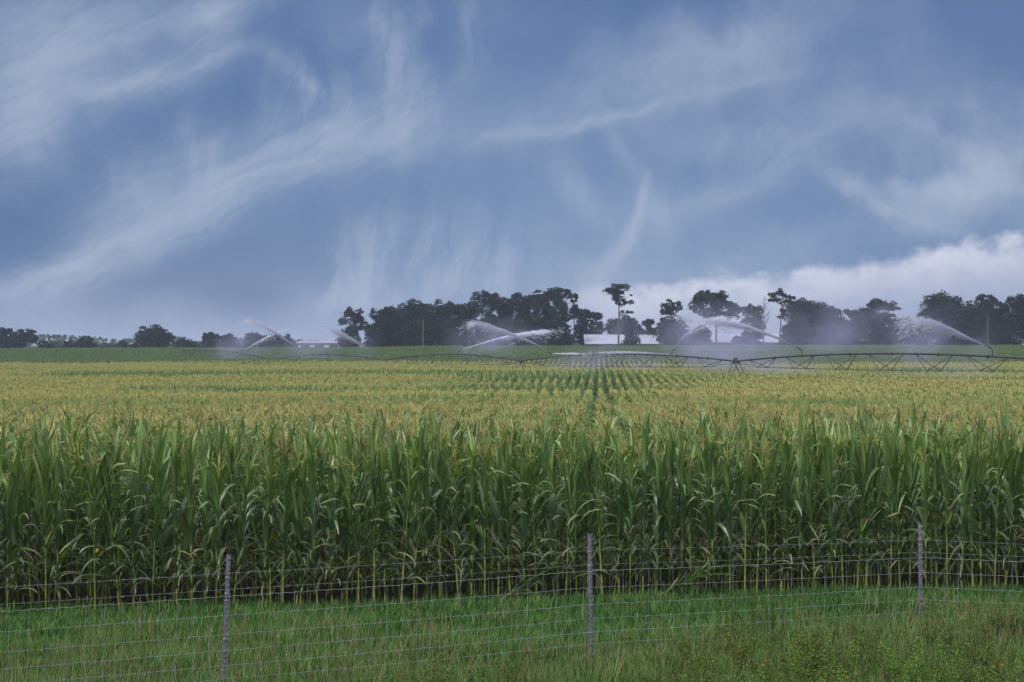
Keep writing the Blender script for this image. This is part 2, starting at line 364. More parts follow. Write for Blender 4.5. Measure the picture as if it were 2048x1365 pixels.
def corn(seed, lod=0, tassel=True, H=2.2, fat=1.0, ear=True, dry=.3, upright=0, plume=0):
    """returns MBs: stalk, foliage, tassel, ear"""
    r = random.Random(seed); st, fo, ta, ea = MB(), MB(), MB(), MB()
    lean = Vector((r.uniform(-.05, .05), r.uniform(-.05, .05), 1))
    def at(z): return Vector((lean.x * z, lean.y * z, z))
    if lod == 0:
        pts, rad, cs = [], [], []
        z = -.03; k = 0
        while z < H:
            f = z / H; rr = .0135 * (1 - .62 * f)
            yel = lerp((.20, .24, .055), (.075, .15, .035), min(1, f * 1.5))
            brn = lerp((.16, .12, .045), yel, min(1, f * 1.6))
            for dz, kk, cc in ((0, 1.45, brn), (.02, 1.05, yel), (.12, 1.0, yel)):
                if z + dz < H: pts.append(at(z + dz)); rad.append(rr * kk); cs.append(cc)
            z += .155; k += 1
        st.tube(pts, rad, 6, cs)
    elif lod == 1:
        st.tube([at(0), at(H * .5), at(H)], [.014, .011, .006], 3, (.10, .15, .04), cap=False)
    nl = {0: 19, 1: 12, 2: 9}[lod]; seg = {0: 8, 1: 4, 2: 2}[lod]
    z0 = {0: .22, 1: .4, 2: .55}[lod]
    pl = r.uniform(0, 6.28)
    for k in range(nl):
        f = k / (nl - 1); z = z0 + (H - .12 - z0) * f
        phi = pl + math.pi * k + r.uniform(-.55, .55)
        low = f < .28
        L = (r.uniform(.5, .75) if low else r.uniform(.52, .84)) * (1 - .25 * max(0, f - .75) * 4)
        Wd = (.048 if low else r.uniform(.050, .078)) * fat
        th0 = r.uniform(.35, .6) if low else r.uniform(.22, .45) * (1 - .45 * f)
        if low: bend = r.uniform(1.8, 2.5)
        elif f < .75: bend = r.choice([r.uniform(.5, .9), r.uniform(1.6, 2.4), r.uniform(1.6, 2.6), r.uniform(1.3, 1.9)])
        else: bend = r.choice([r.uniform(.1, .5), r.uniform(.3, .8), r.uniform(1.2, 2.0)])
        if upright and f > .6: bend *= .35; th0 *= .6; L *= 1.12
        if plume and f > .55: L *= .78; th0 = r.uniform(.45, .8) * (1 if lod else .8); bend = r.uniform(.7, 1.5)
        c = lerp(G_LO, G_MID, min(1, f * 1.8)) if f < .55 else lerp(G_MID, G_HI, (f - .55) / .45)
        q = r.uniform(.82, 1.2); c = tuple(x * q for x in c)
        c = lerp(c, (.085, .125, .085), r.random() * .5)       # the waxy, bluish side of some leaves
        tip = None
        if r.random() < (.5 if f < .65 else .2): tip = r.choice([(.20, .20, .12), (.26, .24, .15), (.15, .18, .11), (.13, .18, .10)])  # dry tips, with skylight on the curled ends painted into the paler colour
        if low and r.random() < .25: c = (.075, .085, .04); tip = (.13, .125, .07)
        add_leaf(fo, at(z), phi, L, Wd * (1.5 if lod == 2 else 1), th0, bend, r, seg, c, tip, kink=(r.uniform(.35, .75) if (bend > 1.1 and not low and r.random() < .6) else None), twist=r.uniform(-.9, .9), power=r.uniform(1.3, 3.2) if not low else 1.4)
    if tassel:
        tz = H - .03; base = at(tz); cc = r.choice([(.36, .34, .12), (.40, .38, .14), (.32, .29, .11), (.34, .38, .13)])
        wd = {0: .0045, 1: .010, 2: .019}[lod]; nb = {0: 9, 1: 9, 2: 8}[lod]
        if plume and lod == 0: wd = .006; nb = 10
        if plume: cc = r.choice([(.46, .42, .18), (.50, .46, .20), (.42, .38, .16), (.38, .42, .16)])
        sp_h = r.uniform(.28, .40) * ((.95 if lod else 1.1) if plume else 1)
        for k in range(nb + 1):
            phi = r.uniform(0, 6.28); Lb = sp_h if k == 0 else r.uniform(.14, .24); th = 0.02 if k == 0 else r.uniform(.08, .45) if plume else r.uniform(.25, .75)
            bd = 0 if k == 0 else r.uniform(.1, 1.1); p = base + Vector((0, 0, 0 if k == 0 else r.uniform(.03, .14))); sg = 4 if lod == 0 else (2 if lod == 1 else 1)
            ps = [p.copy()]
            for i in range(sg):
                tt = th + bd * (i + 1) / sg
                p = p + Vector((math.cos(phi) * math.sin(tt), math.sin(phi) * math.sin(tt), math.cos(tt))) * Lb / sg; ps.append(p.copy())
            if lod < 2: ta.tube(ps, [wd * (1.0 if k else 1.4)] * sg + [wd * .4], 3, cc, cap=False)
            else:
                s_ = Vector((math.sin(phi), math.cos(phi), 0)) * wd
                ta.add([ps[0] - s_, ps[0] + s_, ps[1] + s_ * .7, ps[1] - s_ * .7], [(0, 1, 2, 3)], cc)
    if ear and lod == 0:
        phi = pl + r.uniform(-.3, .3); b0 = at(H * .46); d = Vector((math.cos(phi) * .38, math.sin(phi) * .38, .92))
        ea.tube([b0 + d * q for q in (0, .05, .12, .19, .23)], [.010, .021, .024, .014, .004], 7, [(.10, .16, .045)] * 3 + [(.13, .15, .05), (.16, .09, .04)])
        for k in range(7):
            q = b0 + d * .23
            ea.tube([q, q + d * .03 + Vector((r.uniform(-.02, .02), r.uniform(-.02, .02), -.005)), q + d * .03 + Vector((r.uniform(-.035, .035), r.uniform(-.035, .035), -.045))], .0022, 3, (.16, .07, .03), cap=False)
    return st, fo, ta, ea

def merge(mbs, name, mats):
    out = MB()
    for i, m_ in enumerate(mbs):
        if m_.v: out.add(m_.v, m_.f, m_.c, i)
    return out.mesh(name, mats)

def proto_col(name, meshes):
    c = bpy.data.collections.new(name)
    for i, me_ in enumerate(meshes):
        o = bpy.data.objects.new('%s_%02d' % (name, i), me_); c.objects.link(o)
    return c

def scatter(name, pts, rot, scl, idx, coll):
    """one object of stuff: prototypes instanced on points by geometry nodes"""
    n_ = len(pts)
    me_ = bpy.data.meshes.new(name); me_.vertices.add(n_); me_.vertices.foreach_set('co', np.asarray(pts, np.float32).ravel())
    me_.attributes.new('rot', 'FLOAT_VECTOR', 'POINT').data.foreach_set('vector', np.asarray(rot, np.float32).ravel())
    me_.attributes.new('scl', 'FLOAT_VECTOR', 'POINT').data.foreach_set('vector', np.asarray(scl, np.float32).ravel())
    me_.attributes.new('idx', 'INT', 'POINT').data.foreach_set('value', np.asarray(idx, np.int32))
    o = link(name, me_)
    g = bpy.data.node_groups.new(name + '_scatter', 'GeometryNodeTree')
    g.interface.new_socket('Geometry', in_out='INPUT', socket_type='NodeSocketGeometry')
    g.interface.new_socket('Geometry', in_out='OUTPUT', socket_type='NodeSocketGeometry')
    N = g.nodes; gi = N.new('NodeGroupInput'); go = N.new('NodeGroupOutput')
    ip = N.new('GeometryNodeInstanceOnPoints'); ci = N.new('GeometryNodeCollectionInfo')
    ci.inputs['Collection'].default_value = coll; ci.inputs['Separate Children'].default_value = True; ci.inputs['Reset Children'].default_value = True
    def na(nm, ty):
        q = N.new('GeometryNodeInputNamedAttribute'); q.data_type = ty; q.inputs[0].default_value = nm; return q.outputs['Attribute']
    er = N.new('FunctionNodeEulerToRotation')
    L = g.links
    L.new(gi.outputs[0], ip.inputs['Points']); L.new(ci.outputs[0], ip.inputs['Instance']); ip.inputs['Pick Instance'].default_value = True
    L.new(na('idx', 'INT'), ip.inputs['Instance Index']); L.new(na('rot', 'FLOAT_VECTOR'), er.inputs[0]); L.new(er.outputs[0], ip.inputs['Rotation'])
    L.new(na('scl', 'FLOAT_VECTOR'), ip.inputs['Scale']); L.new(ip.outputs[0], go.inputs[0])
    md = o.modifiers.new('scatter', 'NODES'); md.node_group = g
    return o

MATS_C = [M_STALK, M_LEAF, M_TASS, M_STALK]
NV = 18
variants = []
for i in range(NV):
    tas = i not in (2, 6, 9, 13, 16)
    variants.append((corn(100 + i, 0, tas, H=1.92 + .03 * (i % 5), ear=(i % 3 == 0), upright=(not tas)), tas))
var_mesh = []
for i, ((s_, f_, t_, e__), tas) in enumerate(variants):
    var_mesh.append((s_.mesh('corn_stalk', M_STALK), f_.mesh('corn_foliage', M_LEAF), t_.mesh('corn_tassel', M_TASS) if tas else None, e__.mesh('corn_ear', M_STALK) if e__.v else None))
c_near = proto_col('corn_near', [merge(v[0], 'corn_near', MATS_C) for v in variants])
c_near_plumed = proto_col('corn_near_plumed', [merge(corn(150 + i, 0, i < 9, H=2.0, ear=False, plume=i < 9), 'corn_near_plumed', MATS_C) for i in range(10)])
c_mid = proto_col('corn_mid', [merge(corn(200 + i, 1, i < 7, H=2.1, plume=i < 7), 'corn_mid', MATS_C) for i in range(9)])
def segment(seed, tassel, k=2, step=.17, darker=1.0):
    mbs = [MB(), MB(), MB(), MB()]
    r = random.Random(seed)
    for j in range(k):
        part = corn(seed * 10 + j, 2, tassel, H=2.1 + r.uniform(-.1, .1), plume=tassel)
        off = Vector((r.uniform(-.06, .06), (j - (k - 1) / 2) * step, 0))
        for a_, p_ in zip(mbs, part):
            if p_.v: a_.add([Vector(v) + off for v in p_.v], p_.f, [tuple(x * darker for x in c) for c in p_.c])
    return merge(mbs, 'corn_row_piece', MATS_C)
c_far = proto_col('corn_far', [segment(300 + i, i < 6, 2, .18) for i in range(9)])
c_hill = proto_col('corn_hill', [segment(400 + i, False, 3, .2, .88) for i in range(6)])

def YF(x): return 23.95 + .16 * x      # front edge of the corn
allp = []
# headland rows, parallel to the front edge
HEAD = 9
ang_h = math.atan(.16)
front = []
for rI in range(HEAD):
    x = -14 - rng.random() * .2
    while x < 14:
        yy = YF(x) + rI * .76 / math.cos(ang_h) + rng.normal(0, .035); xx = x + rng.normal(0, .02)
        x += .185 + rng.normal(0, .02)
        if rng.random() < .03: continue
        allp.append((xx, yy, rI))
sel, rest = [], []
for p in allp:
    infr = abs(p[0]) < .3 * p[1] + .25
    (sel if (p[2] < 4 and infr) else rest).append(p)
sel.sort(key=lambda p: p[2]); rest += sel[290:]; sel = sel[:290]
def zg(x, y): return float(ground(x, y))
def corn_label(x, y, rI, tas):
    px = 1024 + x / y * F
    where = 'left of the left fence post' if px < 445 else 'between the left and middle fence posts' if px < 1183 else 'between the middle and right fence posts' if px < 1843 else 'right of the right fence post'
    row = ('foremost row', 'second row', 'third row', 'fourth row')[rI]
    return '%s corn plant in the %s, %s' % ('tasselled' if tas else 'untasselled', row, where)
for (x, y, rI) in sel:
    i = rnd.randrange(NV)
    sm_, fm_, tm_, em_ = var_mesh[i]
    o = empty('corn_plant', (x, y, zg(x, y)), corn_label(x, y, rI, bool(tm_)), 'corn plant', 'corn plants in the first rows of the field', rnd.uniform(0, 6.28))
    s = rnd.uniform(.94, 1.08); o.scale = (s, s, s * rnd.uniform(.93, 1.07)); o.rotation_euler[0] = rnd.gauss(0, .04); o.rotation_euler[1] = rnd.gauss(0, .04)
    link('stalk', sm_, o); link('foliage', fm_, o)
    if tm_: link('tassel', tm_, o)
    if em_: link('ear', em_, o)
# three that stand out
def special(x, label, seed, cob=False, tilt=0, rz=0, y=None):
    y = y or YF(x) - .12
    st, fo, ta, ea = corn(seed, 0, not tilt, H=2.0 if not tilt else .95, ear=not cob)
    o = empty('corn_plant', (x, y, zg(x, y)), label, 'corn plant', None, rz); o.rotation_euler[1] = tilt
    link('stalk', st.mesh('corn_stalk', M_STALK), o); link('foliage', fo.mesh('corn_foliage', M_LEAF), o)
    if ta.v: link('tassel', ta.mesh('corn_tassel', M_TASS), o)
    if cob:
        mb = MB(); mb.tube([(0.02, -.02, .86), (.035, -.04, .885), (.045, -.055, .915), (.05, -.06, .94)], [.010, .022, .026, .008], 8, (.26, .22, .04)); link('ear', mb.mesh('yellow_cob', M_STALK), o)
    elif ea.v: link('ear', ea.mesh('corn_ear', M_STALK), o)
special(-5.6, 'corn plant with a bare yellow cob low on its stalk, left side of field edge', 901, cob=True)
special(1.85, 'corn plant toppled sideways into the grass right of the middle fence post', 902, tilt=1.05, rz=.2, y=YF(1.85) - .25)
special(-.35, 'corn plant leaning down into the grass left of the middle fence post', 903, tilt=1.1, rz=.4, y=YF(-.35) - .2)

def sc_arrays(P_, zscale=(.92, 1.08)):
    n_ = len(P_); x, y = P_[:, 0], P_[:, 1]
    pts = np.stack([x, y, ground(x, y)], -1)
    return pts, n_
rest = np.array([(p[0], p[1]) for p in rest])
# main rows run away from the camera
VD = (1195 - 1024) / F                       # direction of the rows: dx/dy
def rows(y0, y1, step, marg=4.0, jit=.02, front_edge=False):
    out = []
    kmin = int((-.3 * y1 - marg - VD * y1) / .76) - 2; kmax = int((.3 * y1 + marg) / .76) + 2
    for k in range(kmin, kmax):
        c = k * .76 + .20
        yy = np.arange(y0, y1, step) + rng.random() * step; yy = yy + rng.normal(0, step * .12, len(yy)); xx = c + VD * yy + rng.normal(0, jit, len(yy))
        ok = np.abs(xx) < .3 * yy + marg
        if front_edge: ok &= yy > YF(xx) + HEAD * .76 + .3
        out.append(np.stack([xx[ok], yy[ok]], -1))
    return np.concatenate(out)
near_main = rows(28, 48, .18, 4, .03, True)
def put_corn(name, pts_, coll, nv, tall=1.0):
    n_ = len(pts_); x, y = pts_.T
    s_ = rng.uniform(.93, 1.07, n_) * (.97 + .10 * (vnoise(x / 5, y / 5, 11) - .5))
    scatter(name, np.stack([x, y, ground(x, y)], -1), np.stack([rng.normal(0, .03, n_), rng.normal(0, .03, n_), rng.uniform(0, 6.28, n_)], -1),
            np.stack([s_, s_, s_ * tall * rng.uniform(.95, 1.08, n_)], -1), rng.integers(0, nv, n_), coll)['kind'] = 'stuff'
near_pts = np.concatenate([rest, near_main])
put_corn('corn_crop', rest, c_near, NV, 1.0)
put_corn('corn_crop_tasselled', near_main, c_near_plumed, 10)
mid = rows(48, 84, .18, 5)
n_ = len(mid); x, y = mid.T; gp = vnoise(x / 9, y / 5, 12) + .25 * rng.random(n_)
idx = np.where(gp > .80, rng.integers(7, 9, n_), rng.integers(0, 7, n_)); s_ = rng.uniform(.93, 1.07, n_)
scatter('corn_crop_middle', np.stack([x, y, ground(x, y)], -1), np.stack([rng.normal(0, .03, n_), rng.normal(0, .03, n_), rng.uniform(0, 6.28, n_)], -1),
        np.stack([s_ * .85, s_ * .85, s_], -1), idx, c_mid)['kind'] = 'stuff'
far = rows(84, 262, .36, 8)
n_ = len(far); x, y = far.T; gp = vnoise(x / 22, y / 9, 13) * .8 + .2 * vnoise(x / 6, y / 4, 14) + .2 * rng.random(n_)
idx = np.where(gp > .76, rng.integers(6, 9, n_), rng.integers(0, 6, n_)); s_ = rng.uniform(.9, 1.08, n_)
flip = rng.integers(0, 2, n_) * math.pi + math.atan(-VD)
scatter('corn_crop_far', np.stack([x, y, ground(x, y)], -1), np.stack([np.zeros(n_), np.zeros(n_), flip], -1),
        np.stack([s_ * .90, np.ones(n_), s_], -1), idx, c_far)['kind'] = 'stuff'
hill = rows(262, 418, .60, 12)
n_ = len(hill); x, y = hill.T; s_ = rng.uniform(.9, 1.08, n_)
flip = rng.integers(0, 2, n_) * math.pi + math.atan(-VD)
scatter('corn_crop_hill', np.stack([x, y, ground(x, y)], -1), np.stack([np.zeros(n_), np.zeros(n_), flip], -1),
        np.stack([s_ * .80, np.ones(n_), s_ * (.96 + .08 * vnoise(x / 10, y / 8, 15))], -1), rng.integers(0, 6, n_), c_hill)['kind'] = 'stuff'
print('corn', len(near_pts), len(mid), len(far), len(hill))

# ------------------------------------------------------------------ grass strip
def tuft(seed, nb, h, spread, cols, wd=.006, stalky=0, seedhead=False):
    r = random.Random(seed); mb = MB()
    for k in range(nb):
        a_ = r.uniform(0, 6.28); q = spread * math.sqrt(r.random()); p = Vector((math.cos(a_) * q, math.sin(a_) * q, -.02))
        L = h * r.uniform(.6, 1.25); phi = r.uniform(0, 6.28); th = r.uniform(.05, .45); bend = r.uniform(.2, 1.5) * (1 - stalky * .7)
        c = r.choice(cols); c = tuple(x * r.uniform(.8, 1.25) for x in c); s_ = Vector((-math.sin(phi), math.cos(phi), 0))
        vs = []; seg = 3
        for i in range(seg + 1):
            t = i / seg; w_ = wd * (1 - t ** 1.5) * r.uniform(.8, 1.2) + .0006
            vs += [p - s_ * w_, p + s_ * w_]
            tt = th + bend * t
            p = p + Vector((math.cos(phi) * math.sin(tt), math.sin(phi) * math.sin(tt), math.cos(tt))) * L / seg
        mb.add(vs, [(2 * i, 2 * i + 1, 2 * i + 3, 2 * i + 2) for i in range(seg)], c)
        if seedhead and r.random() < .4:
            e0 = Vector(vs[-1]); mb.tube([e0 - Vector((0, 0, .04)), e0, e0 + Vector((0, 0, .05))], [.002, .006, .001], 4, (.22, .22, .11), cap=False)
    return mb.mesh('grass_tuft', M_GRASS)
GR = [(.048, .128, .026), (.058, .142, .030), (.070, .150, .036), (.038, .108, .024)]
YG = [(.09, .165, .040), (.14, .20, .06), (.06, .14, .033), (.19, .21, .085)]
ST = [(.24, .25, .11), (.17, .21, .08), (.28, .25, .12), (.11, .18, .05), (.09, .17, .04)]
grass_meshes = [tuft(i, 34, .18, .13, GR, .0065) for i in range(4)] + [tuft(20 + i, 30, .26, .14, YG + GR[:2], .005) for i in range(4)] + [tuft(40 + i, 9, .36, .13, ST, .0028, 1, True) for i in range(3)]
c_grass = proto_col('grass_tufts', grass_meshes)
n_ = 26000
x = rng.uniform(-9.5, 9.5, n_); y = rng.uniform(14.8, 26.4, n_)
ok = (y < YF(x) + .15 + .25 * vnoise(x * 2, y, 21)) & (np.abs(x) < .3 * y + 1.6); x, y = x[ok], y[ok]; n_ = len(x)
zone = (20.2 + .34 * np.maximum(0, x - .5) - y) / 1.2 + 1.6 * (vnoise(x / 1.3, y / .8, 22) - .5)       # >0 : mixed pale grass near the fence
u = rng.random(n_)
idx = np.where(u < np.clip(zone * .8 + .5, .04, .92), rng.integers(4, 8, n_), rng.integers(0, 4, n_))
idx = np.where(rng.random(n_) < np.clip(.05 + zone * .07, .005, .14), rng.integers(8, 11, n_), idx)
s_ = rng.uniform(.75, 1.2, n_) * (.85 + .5 * vnoise(x / .9, y / .9, 23))
scatter('grass', np.stack([x, y, ground(x, y)], -1), np.stack([np.zeros(n_), np.zeros(n_), rng.uniform(0, 6.28, n_)], -1), np.stack([s_, s_, s_], -1), idx, c_grass)['kind'] = 'stuff'

# ------------------------------------------------------------------ weeds by the fence
def lance(mb, base, d, L, Wd, col, droop=.3):
    d = d.normalized(); s_ = d.cross(Vector((0, 0, 1))); s_ = s_.normalized() if s_.length > .01 else Vector((1, 0, 0))
    m1 = base + d * L * .45 + Vector((0, 0, L * .04)); e0 = base + d * L - Vector((0, 0, L * droop))
    mb.add([base, m1 - s_ * Wd, e0, m1 + s_ * Wd], [(0, 1, 2), (0, 2, 3)], col)
def weed_leafy(seed, H=.8):      # upright stems with whorls of lance leaves
    r = random.Random(seed); st, fo = MB(), MB()
    for k in range(r.randint(4, 7)):
        b0 = Vector((r.uniform(-.14, .14), r.uniform(-.14, .14), 0)); tip = b0 * 2.0 + Vector((0, 0, H * r.uniform(.65, 1.1)))
        st.tube([b0, (b0 + tip) / 2 + Vector((r.uniform(-.02, .02), 0, 0)), tip], [.005, .004, .002], 4, (.06, .09, .03), cap=False)
        nl = 34
        for i in range(nl):
            f = .2 + .8 * i / nl; p = b0.lerp(tip, f); a_ = i * 2.4 + r.uniform(-.3, .3)
            c = lerp((.085, .155, .045), (.17, .29, .07), f ** 2); q = r.uniform(.8, 1.2)
            lance(fo, p, Vector((math.cos(a_), math.sin(a_), r.uniform(.2, .7))), r.uniform(.07, .13) * (1.1 - .4 * f), .009, tuple(x_ * q for x_ in c))
    return st, fo
def weed_bushy(seed, H=.75, brown=.12):      # much-branched bush of tiny leaflets
    r = random.Random(seed); st, fo = MB(), MB()
    for k in range(r.randint(4, 6)):
        a0 = r.uniform(0, 6.28); b0 = Vector((r.uniform(-.06, .06), r.uniform(-.06, .06), 0)); tip = b0 + Vector((math.cos(a0) * .22 * H, math.sin(a0) * .22 * H, H * r.uniform(.7, 1.05)))
        st.tube([b0, b0.lerp(tip, .5) + Vector((0, 0, .03)), tip], [.005, .0035, .0015], 4, (.09, .06, .035), cap=False)
        for j in range(13):
            f = .15 + .85 * j / 13; p = b0.lerp(tip, f); a_ = r.uniform(0, 6.28); Lb = .26 * H * (1.15 - f) + .04
            d = Vector((math.cos(a_), math.sin(a_), r.uniform(.5, 1.1))).normalized(); q_ = p + d * Lb
            st.tube([p, q_], [.002, .0008], 3, (.08, .08, .035), cap=False)
            for i in range(15):
                pp = p.lerp(q_, .2 + .8 * i / 15) + Vector((r.gauss(0, .01), r.gauss(0, .01), r.gauss(0, .01)))
                c = (.16, .09, .05) if r.random() < brown * (1.3 - f) else lerp((.07, .125, .04), (.15, .23, .075), r.random())
                lance(fo, pp, Vector((r.gauss(0, 1), r.gauss(0, 1), r.gauss(.3, .6))), r.uniform(.018, .04), .006, c)
    return st, fo
def weed_tall(seed, H=1.15):     # thin tall stem with small leaves
    r = random.Random(seed); st, fo = MB(), MB()
    for k in range(2):
        b0 = Vector((r.uniform(-.05, .05), 0, 0)); tip = b0 + Vector((r.uniform(-.12, .12), r.uniform(-.05, .05), H * r.uniform(.75, 1)))
        st.tube([b0, b0.lerp(tip, .5) + Vector((.02, 0, 0)), tip], [.005, .004, .002], 4, (.07, .10, .035), cap=False)
        for i in range(46):
            f = .25 + .75 * i / 46; a_ = r.uniform(0, 6.28)
            lance(fo, b0.lerp(tip, f), Vector((math.cos(a_), math.sin(a_), r.uniform(.1, .8))), r.uniform(.03, .06) * (1.2 - .5 * f), .008, lerp((.05, .10, .03), (.11, .17, .06), r.random()))
    return st, fo
def weed_flower(seed, col, H=.45):
    r = random.Random(seed); st, fo = MB(), MB(); fl = MB()
    for k in range(4):
        b0 = Vector((r.uniform(-.06, .06), r.uniform(-.06, .06), 0)); tip = b0 * 2.2 + Vector((0, 0, H * r.uniform(.75, 1.1)))
        st.tube([b0, tip], [.003, .002], 3, (.06, .10, .03), cap=False)
        for i in range(16):
            lance(fo, b0.lerp(tip, r.uniform(.1, .9)), Vector((r.gauss(0, 1), r.gauss(0, 1), .4)), r.uniform(.03, .06), .007, (.05, .10, .03))
        for i in range(7):
            a_ = i * .9; lance(fl, tip, Vector((math.cos(a_), math.sin(a_), .35)), .022, .008, col, .1)
    return st, fo, fl
def plant_obj(parts, names, name, loc, label, cat, group, rz, sc=1.0, meshes=None):
    o = empty(name, loc, label, cat, group, rz); o.scale = (sc, sc, sc)
    for me_, nm in zip(parts, names): link(nm, me_, o)
    return o
M2 = lambda pr, m_=M_WEED: [q.mesh('weed_part', m_) for q in pr]
leafy = [M2(weed_leafy(i)) for i in range(4)]; bushy = [M2(weed_bushy(10 + i, .75, .10 + .1 * (i % 3))) for i in range(5)]; tallw = [M2(weed_tall(20 + i)) for i in range(4)]
orange = [M2(weed_flower(30 + i, (.75, .20, .02))) for i in range(2)]; whitef = [M2(weed_flower(40 + i, (.6, .6, .55), .35)) for i in range(2)]
def wpos(px, py):   # base of a weed whose foot is at image row py
    Y = CAMZ * F / (py - HZ) ; X = (px - 1024) / F * Y; return (X, Y, zg(X, Y))
def wput(kind, lst, px, py, label, group, sc, names=('stem', 'foliage')):
    plant_obj(rnd.choice(lst), names, kind, wpos(px, py), label, 'weed', group, rnd.uniform(0, 6.28), sc)
for k in range(64):
    px = rnd.uniform(1340, 2070); py = rnd.uniform(1345, 1450) if rnd.random() < .7 else rnd.uniform(1300, 1345)
    if py < 1340 and px < 1500: py += 40
    wput('bushy_weed', bushy, px, py, 'bushy small-leaved weed in the lower right thicket, ' + ('right' if px > 1843 else 'left') + ' of the right fence post', 'bushy weeds at the lower right', rnd.uniform(.6, .92))
for k in range(44):
    px = rnd.uniform(1440, 2060) if rnd.random() < .85 else rnd.uniform(1340, 1440); py = rnd.uniform(1380, 1490)
    wput('leafy_weed', leafy, px, py, 'bright green lance-leaved weed in the lower right thicket, ' + ('right' if px > 1843 else 'left') + ' of the right fence post', 'lance-leaved weeds at the lower right', rnd.uniform(.55, .85))
for k in range(24):
    px = rnd.choice([rnd.uniform(750, 900), rnd.uniform(960, 1090), rnd.uniform(760, 1100), rnd.uniform(1150, 1340)]); py = rnd.uniform(1395, 1450)
    wput('bushy_weed', bushy, px, py, 'low bushy weed at the bottom edge ' + ('right' if px > 1183 else 'left') + ' of the middle fence post', 'low bushy weeds below the middle post', rnd.uniform(.58, .82))
for k in range(20):
    px = rnd.gauss(1530, 45) if k < 12 else rnd.uniform(1440, 2040); py = rnd.uniform(1270, 1330)
    wput('tall_weed', tallw, px, py, 'tall thin-stemmed weed rising in front of the corn right of the middle post', 'tall thin weeds near the corn', rnd.uniform(.6, .85))
for (px, py) in ((1519, 1335), (1597, 1330), (1694, 1345), (1700, 1352), (1676, 1355), (1628, 1352), (1980, 1330)):
    wput('orange_wildflower', orange, px, py + 55, 'small orange wildflower growing among the lower right weeds', 'orange wildflowers', .8, ('stem', 'foliage', 'flower'))
for (px, py) in ((1310, 1360), (1480, 1362), (1690, 1362), (1960, 1345), (1975, 1350), (260, 1345), (285, 1352)):
    wput('white_wildflower', whitef, px, py + 30, 'tiny white wildflower growing low in the foreground grass', 'white wildflowers', .6, ('stem', 'foliage', 'flower'))
for (px, py) in ((1180, 1400), (1050, 1390), (938, 1420), (640, 1400), (700, 1395), (820, 1380), (1350, 1330), (1265, 1340)):
    wput('tall_weed', tallw, px, py, 'thin weed stem standing in the pale grass around the middle post', 'thin weeds in the pale grass', rnd.uniform(.4, .6))

# ------------------------------------------------------------------ wire fence
fpts = [(-6.95, 14.75), (-2.885, 17.0), (.90, 19.25), (5.25, 21.9), (9.8, 22.3)]
tops = [1.60, 1.555, 1.52, 1.345, 1.13]
leans = [(0, 0), (.045, 0), (-.012, 0), (-.004, 0), (0, 0)]
fence = empty('wire_fence', (0, 19, 0), 'wire fence with steel posts and square mesh along the front of the grass strip', 'fence')
def fl(v): return Vector(v) - Vector((0, 19, 0))
for k, ((px, py), tz, (lx, ly)) in enumerate(zip(fpts, tops, leans)):
    nxt = fpts[min(k + 1, 4)]; prv = fpts[max(k - 1, 0)]
    ang = math.atan2(nxt[1] - prv[1], nxt[0] - prv[0])
    mb = MB()
    gz = zg(px, py)
    # T section: flange facing the wire, web behind, studs down the flange
    mb.box((-.018, -.005, gz - .3), (.018, 0, tz)); mb.box((-.0035, .0, gz - .3), (.0035, .034, tz - .002)); mb.box((-.012, .034, gz - .3), (.012, .040, tz - .001))
    z = .1
    while z < tz - .05: mb.box((-.008, -.010, z), (.008, -.0048, z + .018)); z += .054
    ob = link('post', mb.mesh('steel_post', M_POST, False), fence)
    ob.location = fl((px, py, 0)); ob.rotation_euler = (0, lx, ang)
    for wz in (1.33, 1.17, 1.10, .72, .41):
        cb_ = MB(); cb_.tube([(-.026, -.012, wz), (0, -.015, wz + .004), (.026, -.012, wz), (.026, .01, wz + .003), (-.026, .01, wz + .003), (-.026, -.012, wz)], .0022, 4)
        link('wire_clip', cb_.mesh('wire_clip', M_CLIP), ob)
zs_w = [1.10, .91, .72, .56, .41, .275, .15, .04]
def fline(t):   # t in post units
    k = min(int(t), 3); f = t - k; a_, b_ = fpts[k], fpts[k + 1]
    dx = (tops[k] - 1.51) * (1 - f) + (tops[k + 1] - 1.51) * f
    return Vector((a_[0] * (1 - f) + b_[0] * f, a_[1] * (1 - f) + b_[1] * f - .013, dx)), f
def strand(mb, z, rad, wav, sag, n, barbs=False):
    pts = []
    for i in range(n * 4 + 1):
        t = i / n; p, f = fline(min(t, 3.9999) if i < n * 4 else 3.9999)
        k = int(t); lean = 0
        if k < 5:
            l0 = leans[min(k, 4)][0]; l1 = leans[min(k + 1, 4)][0]; lean = (l0 * (1 - f) + l1 * f) * z
        pts.append(fl((p.x + lean, p.y, z + p.z - sag * 4 * f * (1 - f) + wav * (math.sin(i * 1.55) + .5 * math.sin(i * .37 + z * 9)))))
    mb.tube(pts, rad, 4, cap=False)
    if barbs:
        for i in range(0, len(pts) - 1, 3):
            p = pts[i]
            for q in range(2):
                d = Vector((rnd.uniform(-.4, .4), rnd.uniform(-1, 1), rnd.uniform(-1, 1))).normalized() * .018
                mb.tube([p - d, p + d], .0013, 3, cap=False)
for z in (1.33, 1.17):
    mb = MB(); strand(mb, z, .0020, .0008, .012, 120, True)
    link('barbed_wire', mb.mesh('barbed_wire', M_WIRE), fence)
mb = MB()
for i, z in enumerate(zs_w): strand(mb, z, .0022 if i else .0027, .0035, .010, 132)
t = .01
